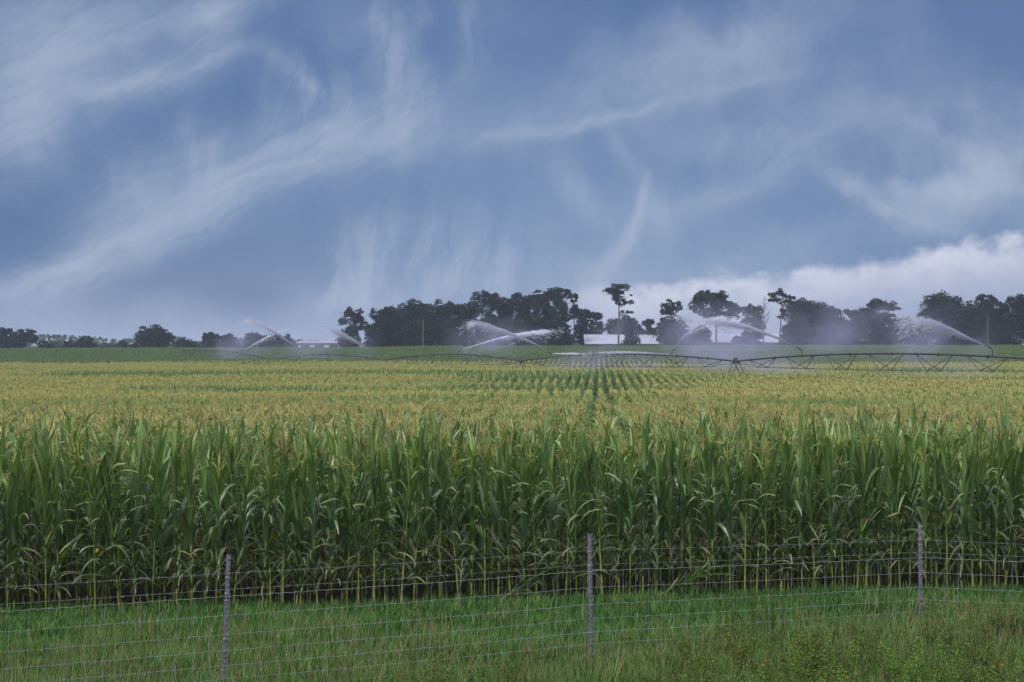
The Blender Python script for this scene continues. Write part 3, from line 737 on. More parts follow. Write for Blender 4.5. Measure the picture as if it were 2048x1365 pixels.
while t < 3.99:
    p, f = fline(t); k = int(t); pts = []
    off = rnd.uniform(-.012, .012); l0 = leans[k][0] * (1 - f) + leans[k + 1][0] * f
    for i, z in enumerate(zs_w):
        pts.append(fl((p.x + l0 * z + off * (i / 7.) + rnd.uniform(-.003, .003), p.y, z + p.z - .010 * 4 * f * (1 - f))))
    mb.tube(pts, .0019, 4, cap=False)
    for q in pts[:7]: mb.tube([q - Vector((.006, 0, 0)), q + Vector((.006, 0, 0))], .0042, 4)
    seglen = math.hypot(fpts[k + 1][0] - fpts[k][0], fpts[k + 1][1] - fpts[k][1]); t += .178 / seglen
link('woven_mesh', mb.mesh('woven_mesh', M_WIRE), fence)

# ------------------------------------------------------------------ centre pivot irrigator
J = [P(368, 701, 360), P(545, 720, 310), P(770, 721, 262), P(1042, 722, 212), P(1472, 723, 165), P(2185, 728, 119)]
peaks = [(697, .42), (709.5, .5), (708.5, .5), (708.5, .5), (707.5, .5)]
piv = empty('centre_pivot_irrigator', (J[3].x, J[3].y, zg(J[3].x, J[3].y)), 'long dark centre pivot irrigator arching over the field on wheeled towers', 'irrigator')
PO = Vector(piv.location)
def span_pt(k, f):
    a_, b_ = J[k], J[k + 1]; c = a_.lerp(b_, f)
    fm = .5; cm = a_.lerp(b_, fm); px = 1024 + cm.x / cm.y * F
    rise = (CAMZ + (HZ - peaks[k][0]) / F * cm.y) - cm.z
    if k == 0: rise *= .55
    c.z += rise * 4 * f * (1 - f); return c
guns = []
for k in range(5):
    mb = MB()
    mb.tube([span_pt(k, i / 24) - PO for i in range(25)], .084, 10)
    for i in range(1, 8):                                                  # pipe flanges
        c = span_pt(k, i / 8 + .02); d = (span_pt(k, i / 8 + .022) - c).normalized(); mb.tube([c - d * .04 - PO, c + d * .04 - PO], .15, 10)
    sp_o = link('span_pipe', mb.mesh('span_pipe', M_PIVOT), piv)
    mb = MB(); d = (J[k + 1] - J[k]); d.z = 0; L = d.length; d.normalize(); sd_ = Vector((-d.y, d.x, 0)); NB = 7
    prev = None
    for i in range(NB):
        f = (i + .75) / (NB + .5); dep = .55 + .85 * math.sin(math.pi * (i + .5) / NB) ** .8
        half = .38 / (NB + .5)
        c = span_pt(k, f); q = [c + sd_ * w_ - Vector((0, 0, dep)) for w_ in (-.62, .62)]
        for w_, qq in zip((-1, 1), q):
            for s2 in (-1, 1): mb.tube([span_pt(k, f + s2 * half) - PO, qq - PO], .031, 5)
        mb.tube([q[0] - PO, q[1] - PO], .03, 5)
        if prev:
            for a_, b_ in zip(prev, q): mb.tube([a_ - PO, b_ - PO], .020, 4)
        else:
            for b_ in q: mb.tube([J[k] - Vector((0, 0, .15)) - PO, b_ - PO], .014, 4)
        prev = q
    for b_ in prev: mb.tube([J[k + 1] - Vector((0, 0, .15)) - PO, b_ - PO], .014, 4)
    link('truss', mb.mesh('truss', M_PIVOT), piv)
    # drop sprinklers along the pipe
    mb = MB()
    for i in range(2, 23, 2):
        c = span_pt(k, i / 24) - PO; mb.tube([c, c + Vector((0, 0, .2)), c + sd_ * .16 + Vector((0, 0, .18))], .016, 4)
    link('sprinkler_outlets', mb.mesh('sprinkler_outlets', M_PIVOT), piv).name = 'outlet_row'
for k in range(6):
    c = J[k]; a_, b_ = J[max(k - 1, 0)], J[min(k + 1, 5)]; d = (b_ - a_); d.z = 0; d.normalize(); sd_ = Vector((-d.y, d.x, 0))
    gz = zg(c.x, c.y) + .45
    tw = bpy.data.objects.new('drive_tower', None); COL.objects.link(tw); tw.parent = piv; tw.location = c - PO
    for w_ in (-1, 1):
        for s2 in (-1, 1):
            mb = MB(); mb.tube([d * s2 * .55 + Vector((0, 0, -.05)), sd_ * w_ * 1.9 + d * s2 * .12 + Vector((0, 0, gz - c.z))], .045, 6); link('leg', mb.mesh('tower_leg', M_PIVOT), tw)
    mb = MB(); bz = gz - c.z
    mb.tube([sd_ * -2.0 + Vector((0, 0, bz)), sd_ * 2.0 + Vector((0, 0, bz))], .08, 6); link('base_beam', mb.mesh('base_beam', M_PIVOT), tw)
    mb = MB(); mb.tube([d * -.35, d * -.1, d * .1, d * .35], [.12, .2, .2, .12], 8); mb.box((-.22, -.16, .06), (.16, .16, .36)); mb.tube([Vector((0, 0, .1)) - d * .3 + Vector((0, 0, .12)), Vector((0, 0, .3)), Vector((0, 0, .1)) + d * .3 + Vector((0, 0, .12))], .03, 5)
    link('joint_box', mb.mesh('joint_box', M_PIVOT), tw)
    for w_ in (-1, 1):
        mb = MB(); cc = sd_ * w_ * 2.0 + Vector((0, 0, bz + .12)); n_ = 22
        ring = [cc + (sd_ * math.cos(i * 6.283 / n_) + Vector((0, 0, 1)) * math.sin(i * 6.283 / n_)) * .5 for i in range(n_ + 1)]
        mb.tube(ring, .13, 8, cap=False); link('tyre', mb.mesh('tyre', M_RUBBER), tw)
        mb = MB(); mb.tube([cc - d * .05, cc + d * .05], .38, 16); link('rim', mb.mesh('rim', M_PIVOT), tw)
def span_at(px):
    for k in range(5):
        for i in range(200):
            c = span_pt(k, i / 200); c2 = span_pt(k, (i + 1) / 200)
            if (1024 + c.x / c.y * F) <= px <= (1024 + c2.x / c2.y * F): return c
    return span_pt(4, .5)
GUN = {}
for gx, up in ((483, .35), (603, .85), (751, .45), (917, .40), (1104, .35), (1344, .50), (1606, .55), (1985, .62)):
    c = span_at(gx); mb = MB(); g0 = c - PO
    dirx = -1 if gx in (603, 751, 1104, 1606, 1985) else 1
    mb.tube([g0, g0 + Vector((0, 0, up * .7)), g0 + Vector((dirx * .06, 0, up))], .035, 6)
    a0 = g0 + Vector((dirx * .06, 0, up)); e1 = a0 + Vector((dirx * .55, 0, .22))
    mb.tube([a0, a0 + Vector((dirx * .12, 0, .05)), e1], [.055, .05, .03], 8)
    mb.tube([a0 + Vector((dirx * .1, 0, .1)), a0 + Vector((dirx * .3, 0, .3)), a0 + Vector((dirx * .42, 0, .2))], .018, 4)
    link('sprinkler_gun', mb.mesh('sprinkler_gun', M_PIVOT), piv); GUN[gx] = (e1 + PO, c.y)

# ------------------------------------------------------------------ water
M_WATER, t, b, o = mat('spray_drops', .4, .4)
b.inputs['Base Color'].default_value = (.80, .79, .93, 1)
tr = t.new('ShaderNodeBsdfTransparent'); tl = t.new('ShaderNodeBsdfTranslucent'); tl.inputs[0].default_value = (.80, .79, .93, 1)
mx0 = t.new('ShaderNodeMixShader'); mx0.inputs[0].default_value = .4; t.l.new(b.outputs[0], mx0.inputs[1]); t.l.new(tl.outputs[0], mx0.inputs[2])
mx = t.new('ShaderNodeMixShader'); mx.inputs[0].default_value = .36
t.l.new(tr.outputs[0], mx.inputs[1]); t.l.new(mx0.outputs[0], mx.inputs[2]); t.l.new(mx.outputs[0], o.inputs[0])

def quads_mesh(name, C, U, V, material, col=None):
    """many small quads: centres C, half axes U, V"""
    n_ = len(C); v = np.stack([C - U - V, C + U - V, C + U + V, C - U + V], 1).reshape(-1, 3).astype(np.float32)
    me_ = bpy.data.meshes.new(name); me_.vertices.add(n_ * 4); me_.vertices.foreach_set('co', v.ravel())
    me_.loops.add(n_ * 4); me_.loops.foreach_set('vertex_index', np.arange(n_ * 4, dtype=np.int32))
    me_.polygons.add(n_); me_.polygons.foreach_set('loop_start', np.arange(0, n_ * 4, 4, dtype=np.int32))
    me_.update(calc_edges=True)
    if col is not None:
        at = me_.color_attributes.new('Col', 'FLOAT_COLOR', 'POINT'); cc = np.repeat(np.concatenate([col, np.ones((n_, 1))], 1), 4, 0).astype(np.float32); at.data.foreach_set('color', cc.ravel())
    me_.materials.append(material); return me_

def spline(pts, n):
    pts = np.array(pts, float); k = len(pts); t = np.linspace(0, k - 1, n); i = np.clip(t.astype(int), 0, k - 2); f = (t - i)[:, None]
    p0 = pts[np.maximum(i - 1, 0)]; p1 = pts[i]; p2 = pts[i + 1]; p3 = pts[np.minimum(i + 2, k - 1)]
    return .5 * ((2 * p1) + (-p0 + p2) * f + (2 * p0 - 5 * p1 + 4 * p2 - p3) * f ** 2 + (-p0 + 3 * p1 - 3 * p2 + p3) * f ** 3)

def jet(gx, path, label, n=9000, spread=.75, fade=1.0, drift=(0, 0, 0), fall=1.3, start=None):
    g, Y = GUN[gx] if start is None else (P(start[0], start[1], span_at(start[0]).y), span_at(start[0]).y)
    pts = [tuple(g)] + [tuple(P(px, py, Y - 1.5 * (i + 1))) for i, (px, py) in enumerate(path)]
    sp_ = spline(pts, 400); L = np.linalg.norm(sp_[1:] - sp_[:-1], axis=1).sum(); k = L / 15.
    t = rng.random(n) ** .85; ii = np.clip((t * 398).astype(int), 0, 398); f = (t * 398 - ii)[:, None]
    C = sp_[ii] * (1 - f) + sp_[ii + 1] * f; D = sp_[ii + 1] - sp_[ii]; D /= np.linalg.norm(D, axis=1)[:, None]
    r_ = .03 + spread * .62 * t ** 1.7
    # ragged bursts: the stream breaks into clumps towards its end
    cl = vnoise(t * 16, np.zeros(n), gx); keep = rng.random(n) < np.clip(1.25 - 1.2 * t ** 1.5 * (1.25 - cl) - .7 * np.maximum(0, t - .55) / .45, .03, 1)
    off = rng.normal(0, 1, (n, 3)) * (r_ * .38)[:, None]
    C = C + off; drop = rng.exponential(1, n) * t ** 2 * fall * .45; far_ = rng.random(n) < .35; C[:, 2] -= drop * far_
    C = C[keep]; D = D[keep]; t = t[keep]; m_ = len(C)
    D = D + np.stack([np.zeros(m_), np.zeros(m_), -.5 * t * far_[keep]], -1)
    sz = (.010 + .012 * rng.random(m_)) * (1 + .5 * t)
    U = D * (sz * rng.uniform(3, 9, m_))[:, None]
    V = np.cross(D, np.array([0, -1, 0])); V /= np.linalg.norm(V, axis=1)[:, None]; V *= (sz * (Y / 200.) ** .5)[:, None]
    c0 = Vector(g); o = link('water_jet', quads_mesh('water_jet', C - np.array(c0), U, V, M_WATER), loc=c0)
    return tag(o, label, 'water jet', 'jets of water thrown by the irrigator')
jet(483, [(510, 688), (540, 672), (571, 660)], 'faint thin water jet rising right in the left-hand mist of the irrigator', 3500, .6)
jet(603, [(575, 682), (545, 662), (505, 643), (470, 648)], 'faint water jet arching left from the farthest visible tall riser', 6000, 1.2)
jet(751, [(725, 692), (698, 676), (670, 663), (640, 655)], 'water jet rising left in front of the pale far barn', 9000, 1.3)
jet(917, [(955, 690), (1000, 677), (1040, 669), (1085, 664), (1125, 660)], 'water jet rising right from the pipe in front of the dark woods', 10000, .8, fall=.8)
jet(1104, [(1070, 688), (1030, 671), (990, 657), (955, 647), (920, 655)], 'strong water jet rising left in front of the dark woods', 11000, .95)
jet(1344, [(1362, 680), (1390, 658), (1420, 642), (1455, 638), (1500, 652)], 'steep water jet curving right in front of the white barns', 12000, 1.0)
jet(1606, [(1555, 676), (1500, 656), (1450, 645), (1400, 640), (1345, 632)], 'long water jet rising left over the white barn roofs', 13000, 1.0)
jet(1985, [(1945, 680), (1905, 662), (1870, 648), (1830, 641), (1790, 650)], 'thick white water jet at the right end rising left', 13000, 1.0)
jet(1344, [(1300, 706.5), (1250, 705), (1200, 706), (1160, 709)], 'low flat sheet of spray along the pipe right of centre', 2200, .45, fall=.5, start=(1338, 709))
jet(1104, [(1125, 707.5), (1150, 708), (1175, 711)], 'short low sheet of spray beside the middle gun', 900, .4, fall=.5, start=(1106, 708))

def mist(px, py, Y, wx, hz, dy, dens_, label, sq=1.4, rot=0, seed=0):
    """soft ellipsoid of drifting droplets, as a volume"""
    m = bpy.data.materials.new('mist'); m.use_nodes = True; m.node_tree.nodes.clear(); t = NT(m.node_tree)
    o = t.new('ShaderNodeOutputMaterial'); vp = t.new('ShaderNodeVolumePrincipled')
    vp.inputs['Color'].default_value = (.70, .69, 1.0, 1); vp.inputs['Anisotropy'].default_value = .2
    tcc = t.new('ShaderNodeTexCoord').outputs['Object']; ln = t.new('ShaderNodeVectorMath', operation='LENGTH'); t.l.new(tcc, ln.inputs[0])
    fall = t.m('POWER', t.m('SUBTRACT', 1.0, ln.outputs['Value'], clamp=True), sq)
    n = t.noise(tcc, 1.9, 3, .6, loc=(seed * 3.1, seed, 0), sc=(1, .5, .6))
    t.l.new(t.m('MULTIPLY', t.m('MULTIPLY', fall, t.ramp(n, .34, .68, .1, 1.5)), dens_), vp.inputs['Density'])
    t.l.new(vp.outputs[0], o.inputs['Volume'])
    bm_v = []; import bmesh as B
    bm = B.new(); B.ops.create_icosphere(bm, subdivisions=3, radius=1); me_ = bpy.data.meshes.new('mist'); bm.to_mesh(me_); bm.free(); me_.materials.append(m)
    ob = link('mist', me_, loc=P(px, py, Y)); ob.scale = (wx / F * Y, dy, hz / F * Y); ob.rotation_euler = (0, rot, 0)
    ob['label'] = label; ob['kind'] = 'stuff'; return ob
MK = .62
mist(480, 690, 325, 85, 62, 14, .07 * MK, 'lavender mist around the far left span', seed=1)
mist(640, 685, 285, 140, 75, 14, .055 * MK, 'thin mist before the pale far barn', seed=2)
mist(985, 680, 232, 125, 55, 10, .12 * MK, 'mist hanging under the crossing jets', seed=3)
mist(1235, 668, 200, 75, 48, 8, .10 * MK, 'small drifting mist before the rounded tree', seed=4)
mist(1215, 735, 192, 170, 60, 8, .13 * MK, 'mist falling into the corn below the flat spray', seed=5)
mist(1440, 678, 178, 170, 85, 8, .30 * MK, 'dense blue mist under the arching jets', seed=6)
mist(1660, 665, 162, 150, 90, 8, .12 * MK, 'faint mist in front of the right-hand barn', seed=7)
mist(1865, 690, 150, 170, 100, 7, .14 * MK, 'mist falling below the thick right-hand jet', seed=8)
mist(1530, 730, 168, 170, 55, 7, .12 * MK, 'low mist beside the drive tower', seed=9)
mist(1780, 628, 158, 90, 34, 5, .10 * MK, 'mist blown up beside the flat-topped tree', seed=10)

# ------------------------------------------------------------------ trees
def tree(px, top, wpx, Y, kind, label, cat='tree', group=None, base=None, lobes=None, lean=0, dark=1.0, name=None, seed=None, tint=(1, 1, 1)):
    r = np.random.default_rng(seed if seed is not None else int(px * 7 + top)); rr = random.Random(int(px * 3 + top)); lobes = list(lobes) if lobes else None
    s = F / Y; X = (px - 1024) / s; gz = zg(X, Y); H = CAMZ + (HZ - top) / s - gz; Wm = wpx / s
    root = empty(name or {'pine': 'pine_tree', 'dead': 'dead_tree', 'bush': 'shrub'}.get(kind, 'broadleaf_tree'), (X, Y, gz), label, cat, group)
    tk = MB(); crown_c = []
    cb_ = {'broad': .16, 'tall': .34, 'pine': .52, 'dead': .45, 'bush': .0, 'low': .02, 'spread': .30}[kind]
    if lobes is None:
        lobes = []
        nl = {'broad': 30, 'tall': 24, 'pine': 13, 'dead': 0, 'bush': 10, 'low': 34, 'spread': 18}[kind]
        for i in range(nl):
            a_ = r.uniform(0, 6.28); u = r.uniform(-1, 1) if kind != 'spread' else r.uniform(-.3, 1); q = math.sqrt(1 - u * u)
            k = r.uniform(.55, .86)
            rx = Wm / 2; rz = H * (1 - cb_) / 2; zc = H * (cb_ + (1 - cb_) / 2)
            fx = q * k * rx; lr = Wm * {'pine': .11, 'tall': .13, 'bush': .22, 'low': .15, 'broad': .15}.get(kind, .17) * r.uniform(.6, 1.3)
            lr = min(lr, rz * .6)
            taper = 1 - .25 * max(0, u) if kind != 'spread' else 1
            lobes.append((fx * math.cos(a_) * taper, fx * math.sin(a_) * taper, zc + u * k * rz * (1.0 - lr / rz * .3), lr, lr * r.uniform(.6, .9)))
        if kind in ('broad', 'low', 'bush'): lobes += [(0, 0, H * (cb_ + (1 - cb_) * .5), Wm * .30, H * (1 - cb_) * .34)] * 2
        if kind == 'tall': lobes += [(0, 0, H * .66, Wm * .22, H * .2)]
        # one lobe carries the tip so that the height is right
        if kind != 'dead':
            for q in range(4):
                tx = (q - 1.5) * .17 * Wm + r.uniform(-.06, .06) * Wm; dz = (0 if q == int(px) % 2 + 1 else r.uniform(.03, .13)) * Wm
                lobes += [(tx, r.uniform(-.1, .1) * Wm, H - Wm * .09 - dz, Wm * .12, Wm * .09), (tx, 0, H - Wm * .24 - dz, Wm * .19, Wm * .15)]
    else:
        big = [(lx * Wm / 2, ly * Wm / 2, lz * H, lr * Wm / 2, lr * Wm / 2 * sq) for (lx, ly, lz, lr, sq) in lobes]; lobes = []
        for (lx, ly, lz, lr, lh) in big:
            for q in range(5):
                lobes.append((lx + r.normal(0, .6) * lr, ly + r.normal(0, .5) * lr, min(H - lh * .3, lz + r.normal(0, .55) * lh), lr * r.uniform(.38, .78), lh * r.uniform(.7, 1.3)))
    # trunk and limbs
    tr_ = max(.10, H * .018) * (1.15 if kind in ('broad', 'spread', 'low') else .8)
    th = H * (.97 if kind in ('pine', 'dead') else .8); ln = Vector((lean, 0, 0))
    bend = Vector((rr.uniform(-.03, .03) * H, rr.uniform(-.02, .02) * H, 0))
    def tp(f): return Vector((0, 0, th * f)) + ln * (f * f) + bend * math.sin(f * 3.1)
    bark = M_DEAD if kind == 'dead' else M_BARK
    tk.tube([tp(i / 8) - Vector((0, 0, .3 if i == 0 else 0)) for i in range(9)], [tr_ * (1.5 if i == 0 else 1) * (1 - .85 * i / 8) + .02 for i in range(9)], 7)
    if kind == 'dead':
        for i in range(15):
            f = rr.uniform(.4, .97); p = tp(f); a_ = rr.uniform(0, 6.28); L = H * rr.uniform(.10, .26) * (1.3 - f)
            q1 = p + Vector((math.cos(a_) * L * .6, math.sin(a_) * L * .4, L * .45)); q2 = q1 + Vector((math.cos(a_) * L * .3, 0, L * .6))
            tk.tube([p, q1, q2], [.10, .06, .02], 4)
            for j in range(3):
                q3 = q1 + Vector((rr.uniform(-.5, .5) * L, 0, rr.uniform(0, .5) * L)); tk.tube([q1, q3], [.04, .012], 3)
    for (lx, ly, lz, lr, lh) in lobes:
        f = min(.95, max(.12, (lz - (.45 * math.hypot(lx, ly))) / th)); p = tp(f); e1 = Vector((lx, ly, lz)) + ln * (lz / H) ** 2; md = p.lerp(e1, .5) + Vector((0, 0, .06 * (e1 - p).length))
        tk.tube([p, md, e1], [tr_ * .42 * (1 - .5 * f), tr_ * .28, .03], 4)
    tk_o = link('trunk', tk.mesh('trunk', bark), root)
    if lobes:
        Cs, Ss = [], []
        dens_k = {'pine': 20, 'tall': 18, 'spread': 20}.get(kind, 19)
        for (lx, ly, lz, lr, lh) in lobes:
            lx += lean * (lz / H) ** 2
            k = int(dens_k * (lr * lr * 2 + lr * lh * 4)) + 60
            k = min(k, 2200)
            v = r.normal(0, 1, (k, 3)); v /= np.linalg.norm(v, axis=1)[:, None]; rad = (.40 + .62 * r.random(k) ** .6 + .42 * r.random(k) * (r.random(k) < .25))
            c = v * rad[:, None] * np.array([lr, lr, lh]) + np.array([lx, ly, lz])
            g = vnoise(c[:, 0] / .9 + c[:, 1] * .7, c[:, 2] / .7, int(px) % 50) ; keep = g > (.36 if kind in ('tall', 'pine', 'spread') else .27)
            Cs.append(c[keep])
        C = np.concatenate(Cs); C = C[C[:, 2] > .1]; m_ = len(C)
        a_ = r.normal(0, 1, (m_, 3)); a_ /= np.linalg.norm(a_, axis=1)[:, None]; b_ = np.cross(a_, r.normal(0, 1, (m_, 3))); b_ /= np.linalg.norm(b_, axis=1)[:, None]
        sz = r.uniform(.10, .25, m_) * (Y / 450) ** .3 * (1.15 if m_ < 2500 else 1)
        if kind == 'pine': sz *= .8
        U = a_ * sz[:, None]; V = b_ * (sz * .62)[:, None]
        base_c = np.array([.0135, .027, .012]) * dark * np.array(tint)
        cl = vnoise(C[:, 0] / 1.6 + 3, C[:, 2] / 1.3, 31)[:, None]
        col = base_c * (.35 + 1.5 * cl ** 1.3) * r.uniform(.7, 1.35, (m_, 1)) + np.array([.004, .004, 0])
        link('crown', quads_mesh('crown', C, U, V, M_CROWN, col), root)
    return root

WG = 'trees of the dark central woods'
woods = [ # x, top, width, depth, kind
 (706,614,58,452,'tall','slender open-crowned tree at the left end of the central woods'),
 (737,650,20,455,'tall','thin sparse young tree between the leftmost open-crowned tree and the woods'),
 (765,613,60,455,'low','dark dense tree where the solid mass of central woods begins'),
 (788,612,62,468,'low','second dark tree of the woods, behind the pale bare trunk on its left'),
 (830,598,84,462,'low','broad high-domed dark tree in the left half of the woods'),
 (880,600,66,470,'low','dark round-topped tree just right of the high dome in the woods'),
 (906,606,48,458,'low','narrow pointed dark tree in the dip of the woods outline'),
 (935,603,58,465,'broad','ragged-topped dark tree above the tip of the crossing jets'),
 (972,580,66,472,'tall','tall feathery tree whose loose top rises above the middle of the woods'),
 (1012,594,56,460,'low','dark tree filling the dip right of the feathery tall tree'),
 (1046,586,64,468,'low','wide dark tree on the shoulder right of the woods dip'),
 (1084,580,56,458,'broad','dark upright tree second highest near the right end of the woods'),
 (1118,574,54,464,'broad','highest upright tree at the right end of the woods'),
 (1147,587,24,452,'tall','narrow leaning tree with gaps at the right edge of the woods'),
]
for (x_, tp_, wd_, Y_, kd, lb) in woods: tree(x_, tp_, wd_, Y_, kd, lb, group=WG, dark=.8)
for i, (x_, tp_, wd_, lb) in enumerate([(775,640,80,'at the left foot of the woods beside the slender open tree'),(850,635,95,'behind the pale dead trunk'),(920,640,90,'just left of the crossing jets'),(990,632,90,'directly behind where the jets cross'),(1060,635,90,'just right of where the jets cross'),(1110,640,70,'at the right foot of the woods')]):
    tree(x_, tp_, wd_, 444, 'bush', 'lower dark tree ' + lb, group='lower trees along the front of the woods', dark=.7, name='broadleaf_tree')
tree(1166,617,44,474,'low','rounded tree just right of the woods, left of the gap with the pine')
tree(1192,624,36,476,'low','smaller rounded tree at the left end of the white barn roof')
PINE = [(-.75,0,.915,.30,.55),(.0,0,.975,.42,.5),(.35,0,.93,.45,.6),(-.2,0,.90,.42,.6),(.45,0,.86,.40,.5),(.1,0,.83,.42,.5),(-.15,0,.79,.36,.5),(.5,0,.755,.35,.5),(.2,0,.72,.30,.45),(.85,0,.60,.28,.35),(.4,0,.615,.18,.35)]
tree(1236,568,51,442,'pine','tall lone pine with a bare trunk standing over the white barn', cat='pine tree', lobes=PINE, dark=.9, seed=5)
tree(1243,630,76,474,'low','rounded tree behind the barn at the foot of the lone pine', dark=.9)
tree(1263,648,46,436,'bush','dark bush in front of the barn beneath the pine', cat='bush', dark=.8)
tree(1298,638,30,462,'tall','small pale sparse tree behind the barn roof right of the pine', dark=1.6)
tree(1280,655,40,470,'low','pale distant tree behind the barn between pine and cone-topped tree', dark=2.0)
tree(1342,599,50,448,'tall','tall cone-topped tree right of the pine, above the steep jet')
tree(1350,637,84,442,'low','wide dark tree below the cone-topped tree and beside the barn')
tree(1372,660,60,436,'bush','dark shrub mass between the two visible barn roofs', cat='bush')
SPR = [(-.75,0,.92,.26,.6),(-.45,.2,.95,.30,.6),(-.7,0,.80,.28,.55),(-.3,-.2,.86,.34,.6),(-.55,0,.69,.30,.5),(-.1,0,.92,.22,.6),(.15,.1,.93,.28,.6),(.45,0,.93,.30,.6),(.3,0,.82,.34,.6),(.75,0,.83,.28,.5),(.88,0,.73,.22,.5),(.6,0,.72,.30,.5),(.1,0,.72,.30,.5),(-.15,0,.66,.30,.5),(.75,0,.62,.20,.45),(.3,0,.64,.26,.45)]
tree(1430,587,92,446,'spread','flat-topped spreading tree with airy crown high above the barn roofs', lobes=SPR, seed=3)
tree(1403,655,44,438,'bush','dark shrub under the left side of the flat spreading tree', cat='bush')
tree(1478,672,34,436,'bush','low dark shrub against the barn right of the spreading tree', cat='bush', dark=.8)
tree(1506,608,52,444,'broad','upright dark tree left of the bare dead tree', dark=1.05)
tree(1506,645,46,440,'low','dense lower tree beneath the upright tree by the dead tree')
tree(1529,588,30,440,'dead','leafless grey dead tree with upswept twigs above the barns', cat='dead tree', dark=1)
OPN = [(-.55,0,.93,.28,.55),(-.15,0,.96,.34,.5),(.25,0,.92,.34,.5),(.65,0,.88,.30,.5),(.4,0,.82,.30,.45),(-.4,0,.85,.28,.45),(-.8,0,.84,.18,.5),(.85,0,.80,.2,.4),(.25,0,.68,.26,.45),(.5,0,.62,.24,.4),(.1,0,.58,.2,.4)]
tree(1557,580,50,443,'pine','open-crowned tree with curved bare trunk right of the dead tree', lobes=OPN, seed=9, lean=1.0)
tree(1612,597,112,440,'low','huge dense domed tree, widest in the right half', dark=.8)
tree(1655,612,70,448,'low','dark tree merging into the right side of the huge dome', dark=.85)
tree(1576,652,36,436,'bush','dark shrub at the left foot of the huge domed tree', cat='bush', dark=.8)
FLT = [(.55,0,.93,.30,.35),(.1,0,.95,.32,.35),(.3,0,.88,.34,.35),(.85,0,.86,.22,.3),(-.35,0,.80,.24,.4),(-.75,0,.78,.2,.4),(-.55,0,.68,.30,.5),(0,0,.72,.4,.5),(.6,0,.70,.34,.45),(.85,0,.60,.24,.5),(.1,0,.52,.4,.6),(.7,0,.45,.3,.6),(-.4,0,.5,.36,.7),(-.2,0,.3,.4,.7),(.6,0,.25,.3,.7)]
tree(1742,602,104,446,'spread','wide flat-topped tree with ragged right branch in front of the right barn', lobes=FLT, seed=12)
tree(1700,645,60,438,'bush','dark shrubbery left of the flat-topped tree', cat='bush')
tree(1686,636,64,446,'low','dark tree between the huge dome and the flat-topped tree')
tree(1770,668,44,438,'bush','low shrub in front of the right-hand barn end', cat='bush')
tree(1820,634,84,440,'low','low rounded tree between the flat-topped tree and the right-hand grove', dark=1.0)
RG = 'trees of the right-hand grove'
for (x_, tp_, wd_, Y_, kd, lb) in [(1888,584,104,442,'low','biggest dome of the right-hand grove, with loose twigs on its left'),
 (1850,622,50,450,'broad','ragged tree at the left edge of the right-hand grove'),
 (1935,602,72,448,'low','dark middle tree of the right-hand grove left of the pole trunk'),
 (1974,588,56,452,'broad','dark tree with a small raised top in the right-hand grove'),
 (2000,603,60,446,'low','dark tree right of the raised top in the right-hand grove'),
 (2042,588,64,442,'broad','tree cut by the right edge of the picture')]: tree(x_, tp_, wd_, Y_, kd, lb, group=RG, dark=.75)
tree(1915,640,90,438,'bush','dark undergrowth at the foot of the biggest dome of the right grove', cat='bush', dark=.7)
tree(1990,640,90,438,'bush','dark undergrowth at the foot of the right grove near the picture edge', cat='bush', dark=.7)
def pole(px, top, Y, label, mat_, r0=.16):
    X = (px - 1024) / F * Y; gz = zg(X, Y); H = CAMZ + (HZ - top) / F * Y - gz; mb = MB()
    mb.tube([(0, 0, -.3), (.10, 0, H * .3), (-.04, 0, H * .6), (.12, 0, H)], [r0 * 1.3, r0, r0 * .7, r0 * .35], 7); mb.tube([(0, 0, H * .45), (-.5, 0, H * .55)], [.05, .015], 4); mb.tube([(.05, 0, H * .6), (.5, 0, H * .72)], [.05, .015], 4)
    o = link('bare_trunk', mb.mesh('bare_trunk', mat_), loc=(X, Y, gz)); tag(o, label, 'dead trunk')
pole(1975, 632, 434, 'straight pale bare trunk in front of the right-hand grove', M_DEAD, .12)
pole(846, 640, 436, 'pale dead trunk in front of the left half of the dark woods', M_DEAD, .13)
pole(1236.5, 640, 434, 'slim dark trunk in front of the barn below the pine', M_BARK, .12)
